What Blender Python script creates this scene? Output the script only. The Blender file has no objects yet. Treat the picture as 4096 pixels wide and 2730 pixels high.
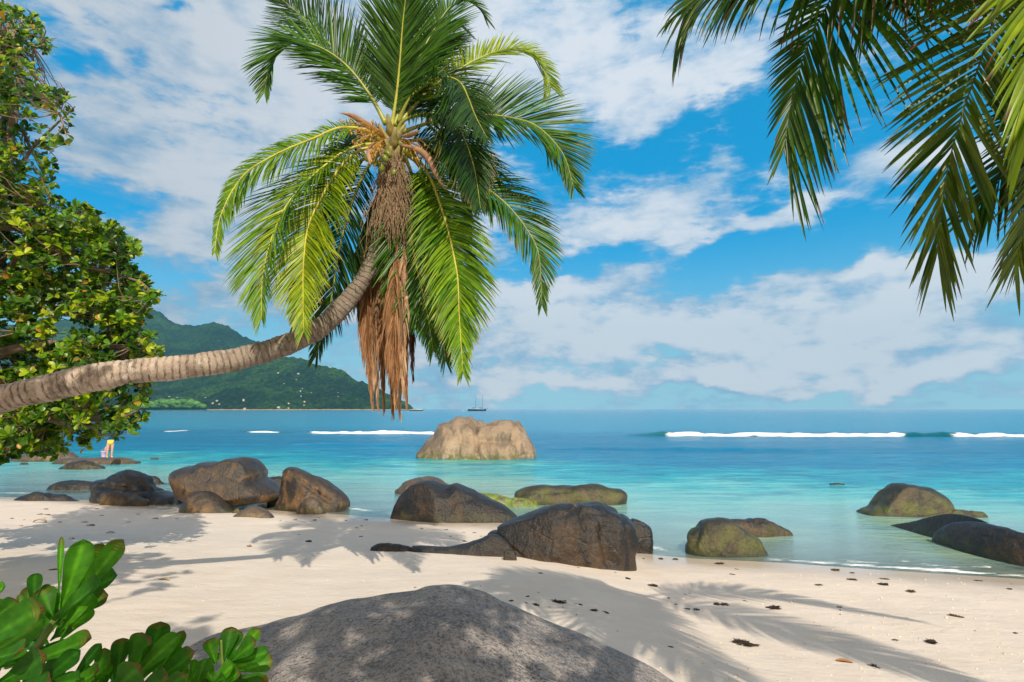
import bpy, bmesh, math, random
import numpy as np
from mathutils import Vector, noise, Matrix
R = math.radians
rng = np.random.default_rng(7)
random.seed(7)
SC = bpy.context.scene
COL = SC.collection

# ------------------------------------------------------------------ camera
F = 2275.0; CX, CY = 2048.0, 1365.0; HOR = 1638.0
TH = math.atan((HOR - CY) / F)
CAM = np.array([0.0, 0.0, 3.3])
def ray(px, py):
    x = (px - CX) / F; v = -(py - CY) / F
    return np.array([x, math.cos(TH) - v * math.sin(TH), math.sin(TH) + v * math.cos(TH)])
def at(px, py, Y):
    d = ray(px, py)
    return CAM + d * (Y / d[1])
def zc(ox, oy, s):
    return lambda x, y: (ox + x * s, oy + y * s)
Z1 = zc(800, 0, 0.7015); Z2 = zc(800, 700, 0.6058); Z3 = zc(0, 0, 0.638); Z4 = zc(0, 1000, 0.638)
Z5 = zc(0, 2000, 0.51); Z6 = zc(0, 1750, 0.6375); ZB = zc(1450, 1800, 0.5525); ZR = zc(2600, 1850, 0.6358)
ZF = zc(800, 2200, 0.85); ZP = zc(2500, 0, 0.829); ZO = zc(1550, 1550, 0.2975); ZH = zc(500, 1200, 0.51)
K = 4096 / 2353.0

cam = bpy.data.objects.new('camera', bpy.data.cameras.new('camera'))
COL.objects.link(cam); SC.camera = cam
cam.location = CAM; cam.rotation_euler = (math.pi / 2 + TH, 0, 0)
cam.data.sensor_width = 36; cam.data.lens = F / 4096 * 36
cam.data.clip_start = 0.05; cam.data.clip_end = 90000

# ------------------------------------------------------------------ helpers
def tag(o, label=None, cat=None, group=None, kind=None):
    if label: o['label'] = label
    if cat: o['category'] = cat
    if group: o['group'] = group
    if kind: o['kind'] = kind
    return o
def empty(name, loc=(0, 0, 0)):
    o = bpy.data.objects.new(name, None); COL.objects.link(o); o.location = loc
    o.empty_display_size = 0.3
    return o
def mesh_obj(name, V, Fc, mat, parent=None, smooth=True, col=None, uv=None, attrs=None, quads=True):
    me = bpy.data.meshes.new(name)
    V = np.asarray(V, dtype=np.float64)
    base = np.zeros(3)
    if isinstance(Fc, np.ndarray) and Fc.ndim == 2:
        n, k = Fc.shape
        me.vertices.add(len(V)); me.loops.add(n * k); me.polygons.add(n)
        me.loops.foreach_set('vertex_index', Fc.astype(np.int32).ravel())
        me.polygons.foreach_set('loop_start', np.arange(0, n * k, k, dtype=np.int32))
        me.polygons.foreach_set('loop_total', np.full(n, k, dtype=np.int32))
    else:
        me.from_pydata([tuple(v) for v in V], [], [tuple(f) for f in Fc])
    o = bpy.data.objects.new(name, me); COL.objects.link(o)
    if parent is not None:
        o.parent = parent
        p = parent; off = np.zeros(3)
        while p is not None:
            off += np.array(p.location); p = p.parent
        V = V - off
    else:
        base = np.array([V[:, 0].mean(), V[:, 1].mean(), V[:, 2].min()]) if len(V) < 300000 and name not in ('beach', 'water', 'haze') else base
        V = V - base; o.location = base
    me.vertices.foreach_set('co', V.astype(np.float32).ravel())
    if col is not None:
        a = me.color_attributes.new('Col', 'FLOAT_COLOR', 'POINT')
        c = np.ones((len(V), 4)); c[:, :3] = col
        a.data.foreach_set('color', c.astype(np.float32).ravel())
    if attrs:
        for k_, v_ in attrs.items():
            a = me.attributes.new(k_, 'FLOAT', 'POINT'); a.data.foreach_set('value', np.asarray(v_, dtype=np.float32))
    me.update(); me.validate()
    if smooth: me.polygons.foreach_set('use_smooth', np.ones(len(me.polygons), dtype=bool))
    if mat: me.materials.append(mat)
    return o
def merge(parts):
    Vs, Fs, Cs = [], [], []; off = 0
    for p in parts:
        Vs.append(p[0]); Fs.append(p[1] + off); off += len(p[0])
        if len(p) > 2: Cs.append(p[2])
    return np.vstack(Vs), np.vstack(Fs), (np.vstack(Cs) if Cs else None)
def catmull(P, n):
    P = np.asarray(P, float)
    Q = np.vstack([2 * P[0] - P[1], P, 2 * P[-1] - P[-2]])
    out = []
    m = len(P) - 1
    for k in range(24 * m + 1):
        t = k / 24.0; i = min(int(t), m - 1); u = t - i
        a, b, c, d = Q[i], Q[i + 1], Q[i + 2], Q[i + 3]
        out.append(0.5 * ((2 * b) + (-a + c) * u + (2 * a - 5 * b + 4 * c - d) * u * u + (-a + 3 * b - 3 * c + d) * u ** 3))
    out = np.array(out)
    L = np.r_[0, np.cumsum(np.linalg.norm(np.diff(out[:, :3], axis=0), axis=1))]
    s = np.linspace(0, L[-1], n)
    return np.stack([np.interp(s, L, out[:, j]) for j in range(out.shape[1])], 1), L[-1]
def nrm(v):
    v = np.asarray(v, float); l = np.linalg.norm(v, axis=-1, keepdims=True); return v / np.maximum(l, 1e-9)
def tube(P, rad, sides=6, cap=True, ref=(0.1, 0.2, 1)):
    P = np.asarray(P, float); n = len(P); rad = np.broadcast_to(rad, (n,))
    T = nrm(np.gradient(P, axis=0))
    r = np.array(ref, float)
    A = nrm(np.cross(T, r)); Bn = np.cross(T, A)
    ang = np.linspace(0, 2 * np.pi, sides, endpoint=False)
    ring = P[:, None] + rad[:, None, None] * (np.cos(ang)[None, :, None] * A[:, None] + np.sin(ang)[None, :, None] * Bn[:, None])
    V = ring.reshape(-1, 3)
    i, j = np.meshgrid(np.arange(n - 1), np.arange(sides), indexing='ij')
    a = i * sides + j; b = i * sides + (j + 1) % sides
    Fq = np.stack([a, b, b + sides, a + sides], -1).reshape(-1, 4)
    if cap:
        V = np.vstack([V, P[0], P[-1]])
        k0, k1 = n * sides, n * sides + 1
        ca = np.array([[k0, (jj + 1) % sides, jj, jj] for jj in range(sides)])
        # degenerate quads avoided: build as quads over pairs
        caps = []
        for jj in range(0, sides - 1, 2):
            caps.append([k0, (jj + 2) % sides, jj + 1, jj])
            o = (n - 1) * sides
            caps.append([k1, o + jj, o + jj + 1, o + (jj + 2) % sides])
        Fq = np.vstack([Fq, np.array(caps)])
    return V, Fq
def smoothstep(a, b, x):
    t = np.clip((np.asarray(x, float) - a) / (b - a), 0, 1); return t * t * (3 - 2 * t)
# cheap vectorised value-noise fbm
_perm = np.random.default_rng(3).random((64, 64, 64))
def vnoise(P):
    P = np.asarray(P, float); i = np.floor(P).astype(int); f = P - i; f = f * f * (3 - 2 * f)
    def g(dx, dy, dz): return _perm[(i[..., 0] + dx) % 64, (i[..., 1] + dy) % 64, (i[..., 2] + dz) % 64]
    x0 = g(0,0,0) * (1 - f[..., 0]) + g(1,0,0) * f[..., 0]; x1 = g(0,1,0) * (1 - f[..., 0]) + g(1,1,0) * f[..., 0]
    x2 = g(0,0,1) * (1 - f[..., 0]) + g(1,0,1) * f[..., 0]; x3 = g(0,1,1) * (1 - f[..., 0]) + g(1,1,1) * f[..., 0]
    y0 = x0 * (1 - f[..., 1]) + x1 * f[..., 1]; y1 = x2 * (1 - f[..., 1]) + x3 * f[..., 1]
    return (y0 * (1 - f[..., 2]) + y1 * f[..., 2]) * 2 - 1
def fbm(P, oct=4):
    P = np.asarray(P, float); s = 0; a = 1; w = 0
    for k in range(oct):
        s = s + a * vnoise(P * 2 ** k + 17.3 * k); w += a; a *= 0.5
    return s / w

# ------------------------------------------------------------------ node helpers
class NT:
    def __init__(s, tree): s.t = tree; s.n = tree.nodes; s.l = tree.links
    def new(s, typ, **kw):
        n = s.n.new(typ)
        for k, v in kw.items(): setattr(n, k, v)
        return n
    def link(s, a, b): s.l.new(a, b)
    def setin(s, inp, v):
        if isinstance(v, bpy.types.NodeSocket): s.l.new(v, inp)
        elif v is not None:
            if isinstance(v, (tuple, list)) and len(v) == 3 and inp.type == 'RGBA': v = (*v, 1)
            inp.default_value = v
    def math(s, op, a, b=None, c=None, clamp=False):
        n = s.new('ShaderNodeMath', operation=op, use_clamp=clamp)
        s.setin(n.inputs[0], a); s.setin(n.inputs[1], b)
        if c is not None: s.setin(n.inputs[2], c)
        return n.outputs[0]
    def vmath(s, op, a, b=None, out=0):
        n = s.new('ShaderNodeVectorMath', operation=op)
        s.setin(n.inputs[0], a)
        if b is not None: s.setin(n.inputs[1], b)
        return n.outputs[out]
    def mix(s, f, a, b, blend='MIX'):
        n = s.new('ShaderNodeMix', data_type='RGBA', blend_type=blend)
        s.setin(n.inputs[0], f); s.setin(n.inputs[6], a); s.setin(n.inputs[7], b)
        return n.outputs[2]
    def mapr(s, v, a, b, c=0.0, d=1.0, smooth=True):
        n = s.new('ShaderNodeMapRange', interpolation_type='SMOOTHSTEP' if smooth else 'LINEAR')
        s.setin(n.inputs[0], v)
        for k, x in zip((1, 2, 3, 4), (a, b, c, d)): s.setin(n.inputs[k], x)
        return n.outputs[0]
    def noise(s, vec, scale, detail=4, rough=0.5, dist=0.0):
        n = s.new('ShaderNodeTexNoise')
        if vec is not None: s.link(vec, n.inputs['Vector'])
        n.inputs['Scale'].default_value = scale; n.inputs['Detail'].default_value = detail
        n.inputs['Roughness'].default_value = rough; n.inputs['Distortion'].default_value = dist
        return n.outputs['Fac']
    def ramp(s, f, stops, interp='LINEAR'):
        n = s.new('ShaderNodeValToRGB'); n.color_ramp.interpolation = interp
        e = n.color_ramp.elements
        while len(e) < len(stops): e.new(0.5)
        for k, (p, c) in enumerate(stops):
            e[k].position = p; e[k].color = (*c, 1) if len(c) == 3 else c
        s.setin(n.inputs[0], f)
        return n.outputs[0]
    def mapping(s, vec, loc=(0,0,0), rot=(0,0,0), sc=(1,1,1), typ='POINT'):
        n = s.new('ShaderNodeMapping', vector_type=typ)
        s.link(vec, n.inputs[0]); n.inputs[1].default_value = loc; n.inputs[2].default_value = rot; n.inputs[3].default_value = sc
        return n.outputs[0]
    def bump(s, h, strength=0.5, dist=0.02, normal=None):
        n = s.new('ShaderNodeBump'); s.setin(n.inputs['Height'], h)
        n.inputs['Strength'].default_value = strength; n.inputs['Distance'].default_value = dist
        if normal is not None: s.link(normal, n.inputs['Normal'])
        return n.outputs[0]
def material(name):
    m = bpy.data.materials.new(name); m.use_nodes = True
    t = NT(m.node_tree); b = m.node_tree.nodes['Principled BSDF']
    return m, t, b
def pos(t): return t.new('ShaderNodeNewGeometry').outputs['Position']
def attr(t, n, out='Fac'): 
    a = t.new('ShaderNodeAttribute', attribute_name=n); return a.outputs[out]
def simple(name, col, rough=0.6, metal=0, var=0.15, scale=8, bump=0.0, coord='Object'):
    m, t, b = material(name)
    tc = t.new('ShaderNodeTexCoord').outputs[coord]
    n = t.noise(tc, scale, 5, 0.6)
    k = t.mapr(n, 0.3, 0.7, 1 - var, 1 + var)
    c = t.new('ShaderNodeVectorMath', operation='SCALE'); c.inputs[0].default_value = col; t.link(k, c.inputs['Scale'])
    t.link(c.outputs[0], b.inputs['Base Color'])
    b.inputs['Roughness'].default_value = rough; b.inputs['Metallic'].default_value = metal
    if bump: t.link(t.bump(n, bump, 0.02), b.inputs['Normal'])
    return m

# ------------------------------------------------------------------ light and sky
SUN_DIR = nrm(np.array([-0.34, 1.09, -1.0]))          # direction the light travels
sun = bpy.data.objects.new('sun', bpy.data.lights.new('sun', 'SUN'))
COL.objects.link(sun); sun.rotation_euler = Vector(SUN_DIR).to_track_quat('-Z', 'Y').to_euler()
sun.data.energy = 4.5; sun.data.angle = R(0.53); sun.data.color = (1.0, 0.89, 0.72); sun.location = (3, -10, 12)
to_sun = -SUN_DIR
EL = math.asin(to_sun[2])

W = bpy.data.worlds.new('World'); SC.world = W; W.use_nodes = True
t = NT(W.node_tree); bg = W.node_tree.nodes['Background']
sky = t.new('ShaderNodeTexSky', sky_type='NISHITA'); sky.sun_disc = False
sky.sun_elevation = EL; sky.sun_rotation = math.atan2(to_sun[0], to_sun[1]); sky.air_density = 1.0; sky.dust_density = 0.6; sky.ozone_density = 2.0
tc = t.new('ShaderNodeTexCoord').outputs['Generated']
sep = t.new('ShaderNodeSeparateXYZ'); t.link(tc, sep.inputs[0])
az = t.math('ARCTAN2', sep.outputs[0], sep.outputs[1])
el = t.math('ARCSINE', sep.outputs[2])
comb = t.new('ShaderNodeCombineXYZ'); t.link(az, comb.inputs[0]); t.link(el, comb.inputs[1])
AE = comb.outputs[0]
# cloud-plane coordinates
zz = t.math('ADD', t.math('MAXIMUM', sep.outputs[2], 0.0), 0.22)
pl = t.new('ShaderNodeCombineXYZ')
t.link(t.math('DIVIDE', sep.outputs[0], zz), pl.inputs[0]); t.link(t.math('DIVIDE', sep.outputs[1], zz), pl.inputs[1])
PL = pl.outputs[0]
warp = t.new('ShaderNodeTexNoise'); t.link(AE, warp.inputs['Vector']); warp.inputs['Scale'].default_value = 6; warp.inputs['Detail'].default_value = 4
wv = t.vmath('SUBTRACT', warp.outputs['Color'], (0.5, 0.5, 0.5))
wv2 = t.new('ShaderNodeVectorMath', operation='SCALE'); t.link(wv, wv2.inputs[0]); wv2.inputs['Scale'].default_value = 0.16
AEw = t.vmath('ADD', AE, wv2.outputs[0])
def azel(x, y):
    d = ray(x * K, y * K); d = d / np.linalg.norm(d)
    return math.atan2(d[0], d[1]), math.asin(d[2])
def blobs(lst, vec):
    acc = None
    for (x, y, rx, ry, rot, w) in lst:
        a0, e0 = azel(x, y); s = 1 / 1307.0
        c = math.cos(a0)
        n = t.new('ShaderNodeMapping', vector_type='TEXTURE'); t.link(vec, n.inputs[0])
        n.inputs[1].default_value = (a0, e0, 0); n.inputs[2].default_value = (0, 0, R(rot)); n.inputs[3].default_value = (rx * s * c * c * 1.05, ry * s * c, 1)
        ln = t.vmath('LENGTH', n.outputs[0], out=1)
        m = t.mapr(ln, 0.0, 1.5, w, 0.0)
        acc = m if acc is None else t.math('ADD', acc, m)
    return acc
# (x, y, rx, ry, rotation, weight) in photo-plane degrees turned into sky azimuth / elevation
cover = [(380, 60, 420, 120, 0, .55), (750, 120, 420, 200, 0, .75), (260, 270, 260, 110, -20, .65), (520, 400, 360, 90, 0, .6), (1150, 120, 330, 170, 0, .8),
         (1380, 180, 200, 90, 0, .45), (470, 500, 110, 40, 10, .6), (640, 250, 300, 160, 0, .4), (1000, 480, 200, 150, 0, .5),
         (1420, 250, 90, 60, 30, .25), (1620, 190, 260, 52, 20, .8), (1450, 500, 260, 70, 8, .85), (1560, 430, 170, 42, 25, .75), (1640, 540, 130, 30, 0, .5), (2060, 385, 240, 45, 15, .85),
         (1850, 500, 150, 20, 5, .8), (2200, 330, 120, 40, 15, .5), (2000, 640, 140, 13, 3, .55), (1350, 665, 170, 34, 5, .6), (1900, 700, 800, 75, 3, .85), (1200, 720, 320, 70, 0, .8), (1500, 800, 600, 40, 0, .5), (1450, 90, 200, 90, 0, .5),
         (1450, 770, 380, 30, 0, .5), (620, 700, 350, 50, 0, .65), (1690, 845, 130, 34, 8, 1.0), (1900, 808, 210, 34, 6, 1.0), (2150, 850, 170, 36, 5, .8), (1950, 760, 500, 30, 2, .5), (1800, 868, 900, 34, 0, .75), (2200, 800, 260, 60, 0, .4), (1250, 850, 350, 34, 0, .5), (1350, 650, 220, 34, 8, .5), (2100, 620, 260, 22, 5, .5), (2250, 700, 250, 60, 0, .35),
         (1800, 880, 300, 20, 0, .4), (1150, 880, 300, 22, 0, .3), (950, 820, 200, 60, 0, .35), (1650, 80, 200, 50, 15, .35), (400, 575, 280, 90, 0, .45), (620, 560, 200, 120, 0, .4)]
hole = [(410, 40, 55, 24, 0, .8), (200, 122, 70, 34, 0, .75), (315, 135, 40, 35, 0, .5), (110, 20, 90, 40, 0, .55), (390, 610, 170, 60, 0, .55), (1480, 310, 150, 45, 15, .5), (1900, 575, 460, 50, 3, .8),
        (1750, 290, 170, 60, 20, .6), (1300, 330, 90, 60, 0, .5), (1900, 430, 60, 70, 0, .35), (1750, 130, 90, 20, 15, .35), (1300, 600, 180, 40, 0, .5), (1750, 370, 100, 50, 0, .3)]
cv = t.math('SUBTRACT', blobs(cover, AEw), blobs(hole, AEw))
n1 = t.noise(t.mapping(PL, rot=(0, 0, R(25)), sc=(1.0, 1.0, 1)), 1.4, 12, 0.56, 0.2)
n2 = t.noise(t.mapping(AE, rot=(0, 0, R(-12)), sc=(1.0, 2.4, 1)), 9.0, 12, 0.6, 0.3)
n4 = t.noise(t.mapping(AE, rot=(0, 0, R(-14)), sc=(1.0, 3.2, 1), loc=(2, 7, 0)), 26.0, 10, 0.6, 0.4)
n6 = t.noise(t.mapping(AE, sc=(1.0, 1.9, 1), loc=(9, 3, 0)), 17.0, 9, 0.62, 0.1)
lowm = t.mapr(el, 0.05, 0.40, 0.75, 0.15)
puff = t.math('MULTIPLY', t.math('SUBTRACT', n6, 0.5), lowm)
nn = t.math('ADD', t.math('ADD', t.math('MULTIPLY', n1, 0.7), t.math('MULTIPLY', n2, 1.0)), t.math('MULTIPLY', n4, 0.55))
over = t.math('MULTIPLY', t.mapr(el, 0.75, 1.05), 0.55)
back_ = t.math('MULTIPLY', t.mapr(sep.outputs[1], 0.25, -0.2), 0.8)
cv = t.math('ADD', cv, t.math('MAXIMUM', over, back_))  # unseen cloud overhead and behind, added to neutralise the skylight in shade
dens = t.math('ADD', cv, t.math('MULTIPLY', t.math('SUBTRACT', nn, 1.12), 1.9))
n3 = t.noise(t.mapping(AE, sc=(1.0, 1.8, 1), loc=(3, 1, 0)), 7.0, 8, 0.55, 0.2)
dens = t.math('ADD', dens, t.math('MULTIPLY', puff, 2.2))
lit = t.mapr(t.math('ADD', t.math('MULTIPLY', dens, 0.30), t.math('ADD', n3, t.math('MULTIPLY', puff, 0.5))), 0.42, 0.88)
alpha = t.mapr(dens, -0.10, 0.66)
leftdim = t.mapr(az, -0.75, 0.15, 0.80, 1.0)
sd = t.vmath('DOT_PRODUCT', tc, tuple(to_sun), out=1)
warmc = t.mapr(sd, 0.05, 0.8)
ccol = t.mix(lit, (2.6, 4.8, 7.2), (7.4, 8.0, 8.8))
ccol = t.mix(warmc, ccol, (9.0, 7.0, 5.0))  # cloud towards the sun tinted warm, added to warm the shade fill
ccol = t.mix(1.0, ccol, t.new('ShaderNodeCombineColor').outputs[0], 'MIX') if False else ccol
cs = t.new('ShaderNodeVectorMath', operation='SCALE'); t.link(ccol, cs.inputs[0]); t.link(leftdim, cs.inputs['Scale'])
hs = t.new('ShaderNodeHueSaturation'); hs.inputs['Saturation'].default_value = 1.35; hs.inputs['Value'].default_value = 1.0; t.link(sky.outputs[0], hs.inputs['Color'])
clear = t.mix(0.55, t.mix(1.0, hs.outputs[0], (0.02, 1.2, 1.42), 'MULTIPLY'), (0.0, 4.3, 8.4))
# pale band low over the sea
hz = t.mapr(el, 0.0, 0.32, 0.98, 0.0)
clear = t.mix(hz, clear, (3.9, 7.0, 8.5))
final = t.mix(alpha, clear, cs.outputs[0])
t.link(final, bg.inputs[0]); bg.inputs[1].default_value = 0.1
W.cycles.sampling_method = 'MANUAL'; W.cycles.sample_map_resolution = 512

# ------------------------------------------------------------------ terrain
SHP = [(0, 1142), (210, 1150), (420, 1168), (640, 1173), (800, 1184), (905, 1193), (1180, 1201), (1300, 1232), (1420, 1264), (1500, 1278), (1600, 1285), (1780, 1292), (2000, 1309), (2353, 1331)]
_s = []
for x, y in SHP:
    d = ray(x * K, y * K); k = -3.3 / d[2]; _s.append((d[0] * k, d[1] * k))
SX = np.array([-400, -80, -40] + [a for a, b in _s] + [16, 30, 80, 400]); SY = np.array([60, 30, 24] + [b for a, b in _s] + [9.5, 7, 0, -40])
def ground(X, Y):
    X = np.asarray(X, float); Y = np.asarray(Y, float)
    sy = np.interp(X, SX, SY) * 0.5 + 0.25 * (np.interp(X - 0.8, SX, SY) + np.interp(X + 0.8, SX, SY))
    d = sy - Y
    up = 0.075 * np.clip(d, 0, None) + 0.0032 * np.clip(d, 0, None) ** 2
    up = 1.9 * np.tanh(up / 1.9)
    dn = np.clip(-d, 0, None)
    low = -(0.055 * dn + 0.0007 * np.minimum(dn, 40) ** 2); low = np.maximum(low, -9)
    P = np.stack([X, Y, X * 0], -1)
    z = np.where(d > 0, up, low)
    z = z + fbm(P * 0.35, 2) * 0.05 * smoothstep(0.3, 3, d) + fbm(P * 1.7, 3) * 0.016 * smoothstep(0.2, 2, d) + fbm(P * 0.3, 3) * 0.12 * smoothstep(1, 6, -d)
    return z
def hit(px, py):
    d = ray(px, py); lo = 1.0; hi = 200.0
    ts = np.concatenate([np.linspace(1.0, 30, 600), np.linspace(30.1, 200, 700)])
    P = CAM + d * ts[:, None]
    g = np.maximum(ground(P[:, 0], P[:, 1]), 0.0)
    k = np.argmax(P[:, 2] < g)
    if P[k, 2] >= g[k]: return P[-1]
    return P[k]

def grid_mesh(xs, ys):
    X, Y = np.meshgrid(xs, ys)
    n, m = X.shape
    i, j = np.meshgrid(np.arange(n - 1), np.arange(m - 1), indexing='ij')
    a = i * m + j
    return X.ravel(), Y.ravel(), np.stack([a, a + 1, a + m + 1, a + m], -1).reshape(-1, 4)
def span(a, b, step): return np.arange(a, b, step)
xs = np.concatenate([span(-400, -60, 20), span(-60, -24, 1.5), span(-24, -12, 0.3), span(-12, 12, 0.09), span(12, 24, 0.4), span(24, 60, 3), span(60, 401, 20)])
ys = np.concatenate([span(-60, -6, 2), span(-6, 2, 0.3), span(2, 14, 0.08), span(14, 26, 0.13), span(26, 60, 1.0), span(60, 260, 10)])
gx, gy, gf = grid_mesh(xs, ys)
gz = ground(gx, gy)
ALG = []      # places with green weed on the bed, filled below
def gauss_field(X, Y, L):
    s = np.zeros_like(X)
    for (cx, cy, rx, ry, w) in L: s = np.maximum(s, w * np.exp(-((X - cx) / rx) ** 2 - ((Y - cy) / ry) ** 2))
    return s

m_sand, t, b = material('sand')
P = pos(t)
sp = t.new('ShaderNodeSeparateXYZ'); t.link(P, sp.inputs[0])
zw = t.math('ADD', sp.outputs[2], t.math('MULTIPLY', t.math('SUBTRACT', t.noise(P, 0.9, 3), 0.5), 0.12))
wet = t.mapr(zw, 0.03, 0.19, 1.0, 0.0)
c = t.ramp(t.noise(P, 1.3, 6, 0.6), [(0.3, (0.66, 0.575, 0.50)), (0.7, (0.74, 0.655, 0.58))])
fine = t.noise(P, 90, 3, 0.7)
c = t.mix(t.mapr(fine, 0.35, 0.65, 0, 0.16), c, (0.60, 0.47, 0.34))
vor = t.new('ShaderNodeTexVoronoi'); t.link(P, vor.inputs['Vector']); vor.inputs['Scale'].default_value = 14
speck = t.math('LESS_THAN', vor.outputs['Distance'], 0.10)
pick = t.math('GREATER_THAN', t.noise(P, 3.0, 2), 0.56)
c = t.mix(t.math('MULTIPLY', t.math('MULTIPLY', speck, pick), 0.25), c, (0.25, 0.19, 0.14))
c = t.mix(t.math('MULTIPLY', wet, 0.5), c, (0.42, 0.33, 0.25))
t.link(c, b.inputs['Base Color'])
t.link(t.math('SUBTRACT', 0.9, t.math('MULTIPLY', wet, 0.72)), b.inputs['Roughness'])
b.inputs['Specular IOR Level'].default_value = 0.3
st = t.mapping(P, sc=(0.8, 1.5, 1))
h = t.math('ADD', t.math('MULTIPLY', t.noise(st, 2.5, 5, 0.6), 1.0), t.math('MULTIPLY', fine, 0.12))
dim = t.mapr(t.noise(P, 5.5, 3, 0.5), 0.30, 0.45)
h = t.math('ADD', h, t.math('MULTIPLY', dim, 0.12))
hb = t.new('ShaderNodeBump'); t.link(h, hb.inputs['Height']); hb.inputs['Distance'].default_value = 0.05
t.link(t.mapr(wet, 0, 1, 0.6, 0.08), hb.inputs['Strength']); t.link(hb.outputs[0], b.inputs['Normal'])

# ------------------------------------------------------------------ rock materials
def rock_mat(name, c1, c2, dark, speck=0.12, scale=1.0, algae=0.0, rough=0.44, film=0.85, bump=0.6, alg_h=0.35, wetc=True, pale=None):
    m, t, b = material(name)
    P = pos(t)
    n = t.noise(P, 1.3 * scale, 6, 0.62, 0.3)
    c = t.ramp(n, [(0.35, c1), (0.62, c2)])
    n2 = t.noise(t.mapping(P, sc=(1, 1, 0.45)), 2.3 * scale, 7, 0.65, 0.5)
    c = t.mix(t.mapr(n2, 0.47, 0.60), c, dark)
    n5 = t.noise(P, 9 * scale, 5, 0.7)
    c = t.mix(t.mapr(n5, 0.5, 0.68, 0, 0.5), c, dark)
    sp_ = t.noise(P, 55 * scale, 3, 0.75)
    gn = t.new('ShaderNodeNewGeometry'); sn = t.new('ShaderNodeSeparateXYZ'); t.link(gn.outputs['Normal'], sn.inputs[0])
    fl = t.mapr(t.math('ADD', sn.outputs[2], t.math('MULTIPLY', t.math('SUBTRACT', t.noise(P, 1.7 * scale, 5, 0.6), 0.5), 1.3)), 0.15, 0.65, 0, film)
    c = t.mix(fl, c, dark)
    c = t.mix(t.mapr(sp_, 0.52, 0.64, 0, speck), c, (0.42, 0.36, 0.30))
    c = t.mix(t.mapr(sp_, 0.48, 0.36, 0, speck), c, (0.012, 0.010, 0.009))
    if pale:
        c = t.mix(t.mapr(t.noise(t.mapping(P, sc=(.5, 1, 1)), 2.2, 8, 0.75, 0.8), 0.50, 0.66, 0, 0.75), c, pale)
        c = t.mix(t.mapr(t.noise(P, 26, 5, 0.8), 0.50, 0.60, 0, 0.75), c, (0.42, 0.38, 0.35))
        c = t.mix(t.mapr(t.noise(t.mapping(P, loc=(5, 2, 1)), 30, 5, 0.8), 0.50, 0.62, 0, 0.65), c, (0.08, 0.075, 0.085))
        vz = t.new('ShaderNodeTexNoise'); t.link(t.mapping(P, sc=(.8, 1.6, 1.6), rot=(0, 0, -.5)), vz.inputs['Vector']); vz.inputs['Scale'].default_value = 1.6; vz.inputs['Detail'].default_value = 9; vz.inputs['Roughness'].default_value = .62
        vein = t.mapr(t.math('ABSOLUTE', t.math('SUBTRACT', vz.outputs['Fac'], 0.5)), 0.0, 0.012, 1.0, 0.0)
        vein = t.math('MULTIPLY', vein, t.mapr(t.noise(P, 1.1, 3), .52, .6))
        c = t.mix(t.math('MULTIPLY', vein, .85), c, (0.03, 0.022, 0.018))
    s = t.new('ShaderNodeSeparateXYZ'); t.link(P, s.inputs[0])
    if algae:
        up = t.math('ADD', s.outputs[2], t.math('MULTIPLY', t.math('SUBTRACT', t.noise(P, 2.2, 4), 0.5), alg_h * 1.2))
        a = t.mapr(up, alg_h * 0.2, alg_h, algae, 0.0)
        c = t.mix(t.math('MULTIPLY', a, t.mapr(t.noise(P, 3.0, 5), 0.35, 0.6)), c, (0.10, 0.115, 0.018))
    if wetc:
        w = t.mapr(s.outputs[2], 0.0, 0.22, 0.6, 0.0)
        c = t.mix(w, c, (0.02, 0.016, 0.012))
    t.link(c, b.inputs['Base Color'])
    t.link(t.mapr(n2, 0.4, 0.7, rough, rough - 0.18), b.inputs['Roughness'])
    b.inputs['Specular IOR Level'].default_value = 0.5
    cr = t.new('ShaderNodeTexVoronoi', feature='DISTANCE_TO_EDGE'); t.link(t.mapping(P, sc=(0.55, 0.55, 0.8)), cr.inputs['Vector']); cr.inputs['Scale'].default_value = 0.9 * scale
    crack = t.mapr(cr.outputs['Distance'], 0.0, 0.02, 0.0, 1.0)
    h = t.math('ADD', t.math('MULTIPLY', t.noise(P, 7 * scale, 7, 0.6), 1.0), t.math('MULTIPLY', sp_, 0.22))
    h = t.math('ADD', h, t.math('MULTIPLY', n2, 1.2))
    h = t.math('ADD', h, t.math('MULTIPLY', crack, 0.15))
    t.link(t.bump(h, bump, 0.08 / scale), b.inputs['Normal'])
    return m
M = {}
M['dark'] = rock_mat('dark wet granite', (0.016, 0.012, 0.010), (0.056, 0.032, 0.015), (0.006, 0.006, 0.007), algae=0.3)
M['black'] = rock_mat('blackened wet granite', (0.018, 0.015, 0.014), (0.05, 0.034, 0.022), (0.007, 0.008, 0.010), speck=0.12, rough=0.42)
M['brown'] = rock_mat('brown granite', (0.075, 0.046, 0.022), (0.19, 0.105, 0.042), (0.018, 0.015, 0.013), algae=0.35)
M['tan'] = rock_mat('tan granite', (0.18, 0.125, 0.075), (0.27, 0.19, 0.115), (0.07, 0.052, 0.038), algae=0.35)
M['moss'] = rock_mat('mossy granite', (0.045, 0.034, 0.018), (0.10, 0.066, 0.030), (0.016, 0.017, 0.009), algae=0.7, alg_h=0.8, rough=0.45)
M['green'] = rock_mat('weedy ledge', (0.09, 0.20, 0.01), (0.28, 0.36, 0.03), (0.10, 0.075, 0.035), speck=0.1, film=.2, algae=0.3, wetc=False, scale=3)
M['off'] = rock_mat('pale offshore granite', (0.31, 0.215, 0.135), (0.42, 0.315, 0.225), (0.15, 0.115, 0.085), speck=0.12, rough=.75, film=.45, scale=0.55, algae=0.9, alg_h=0.55, bump=0.45, wetc=False)
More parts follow.
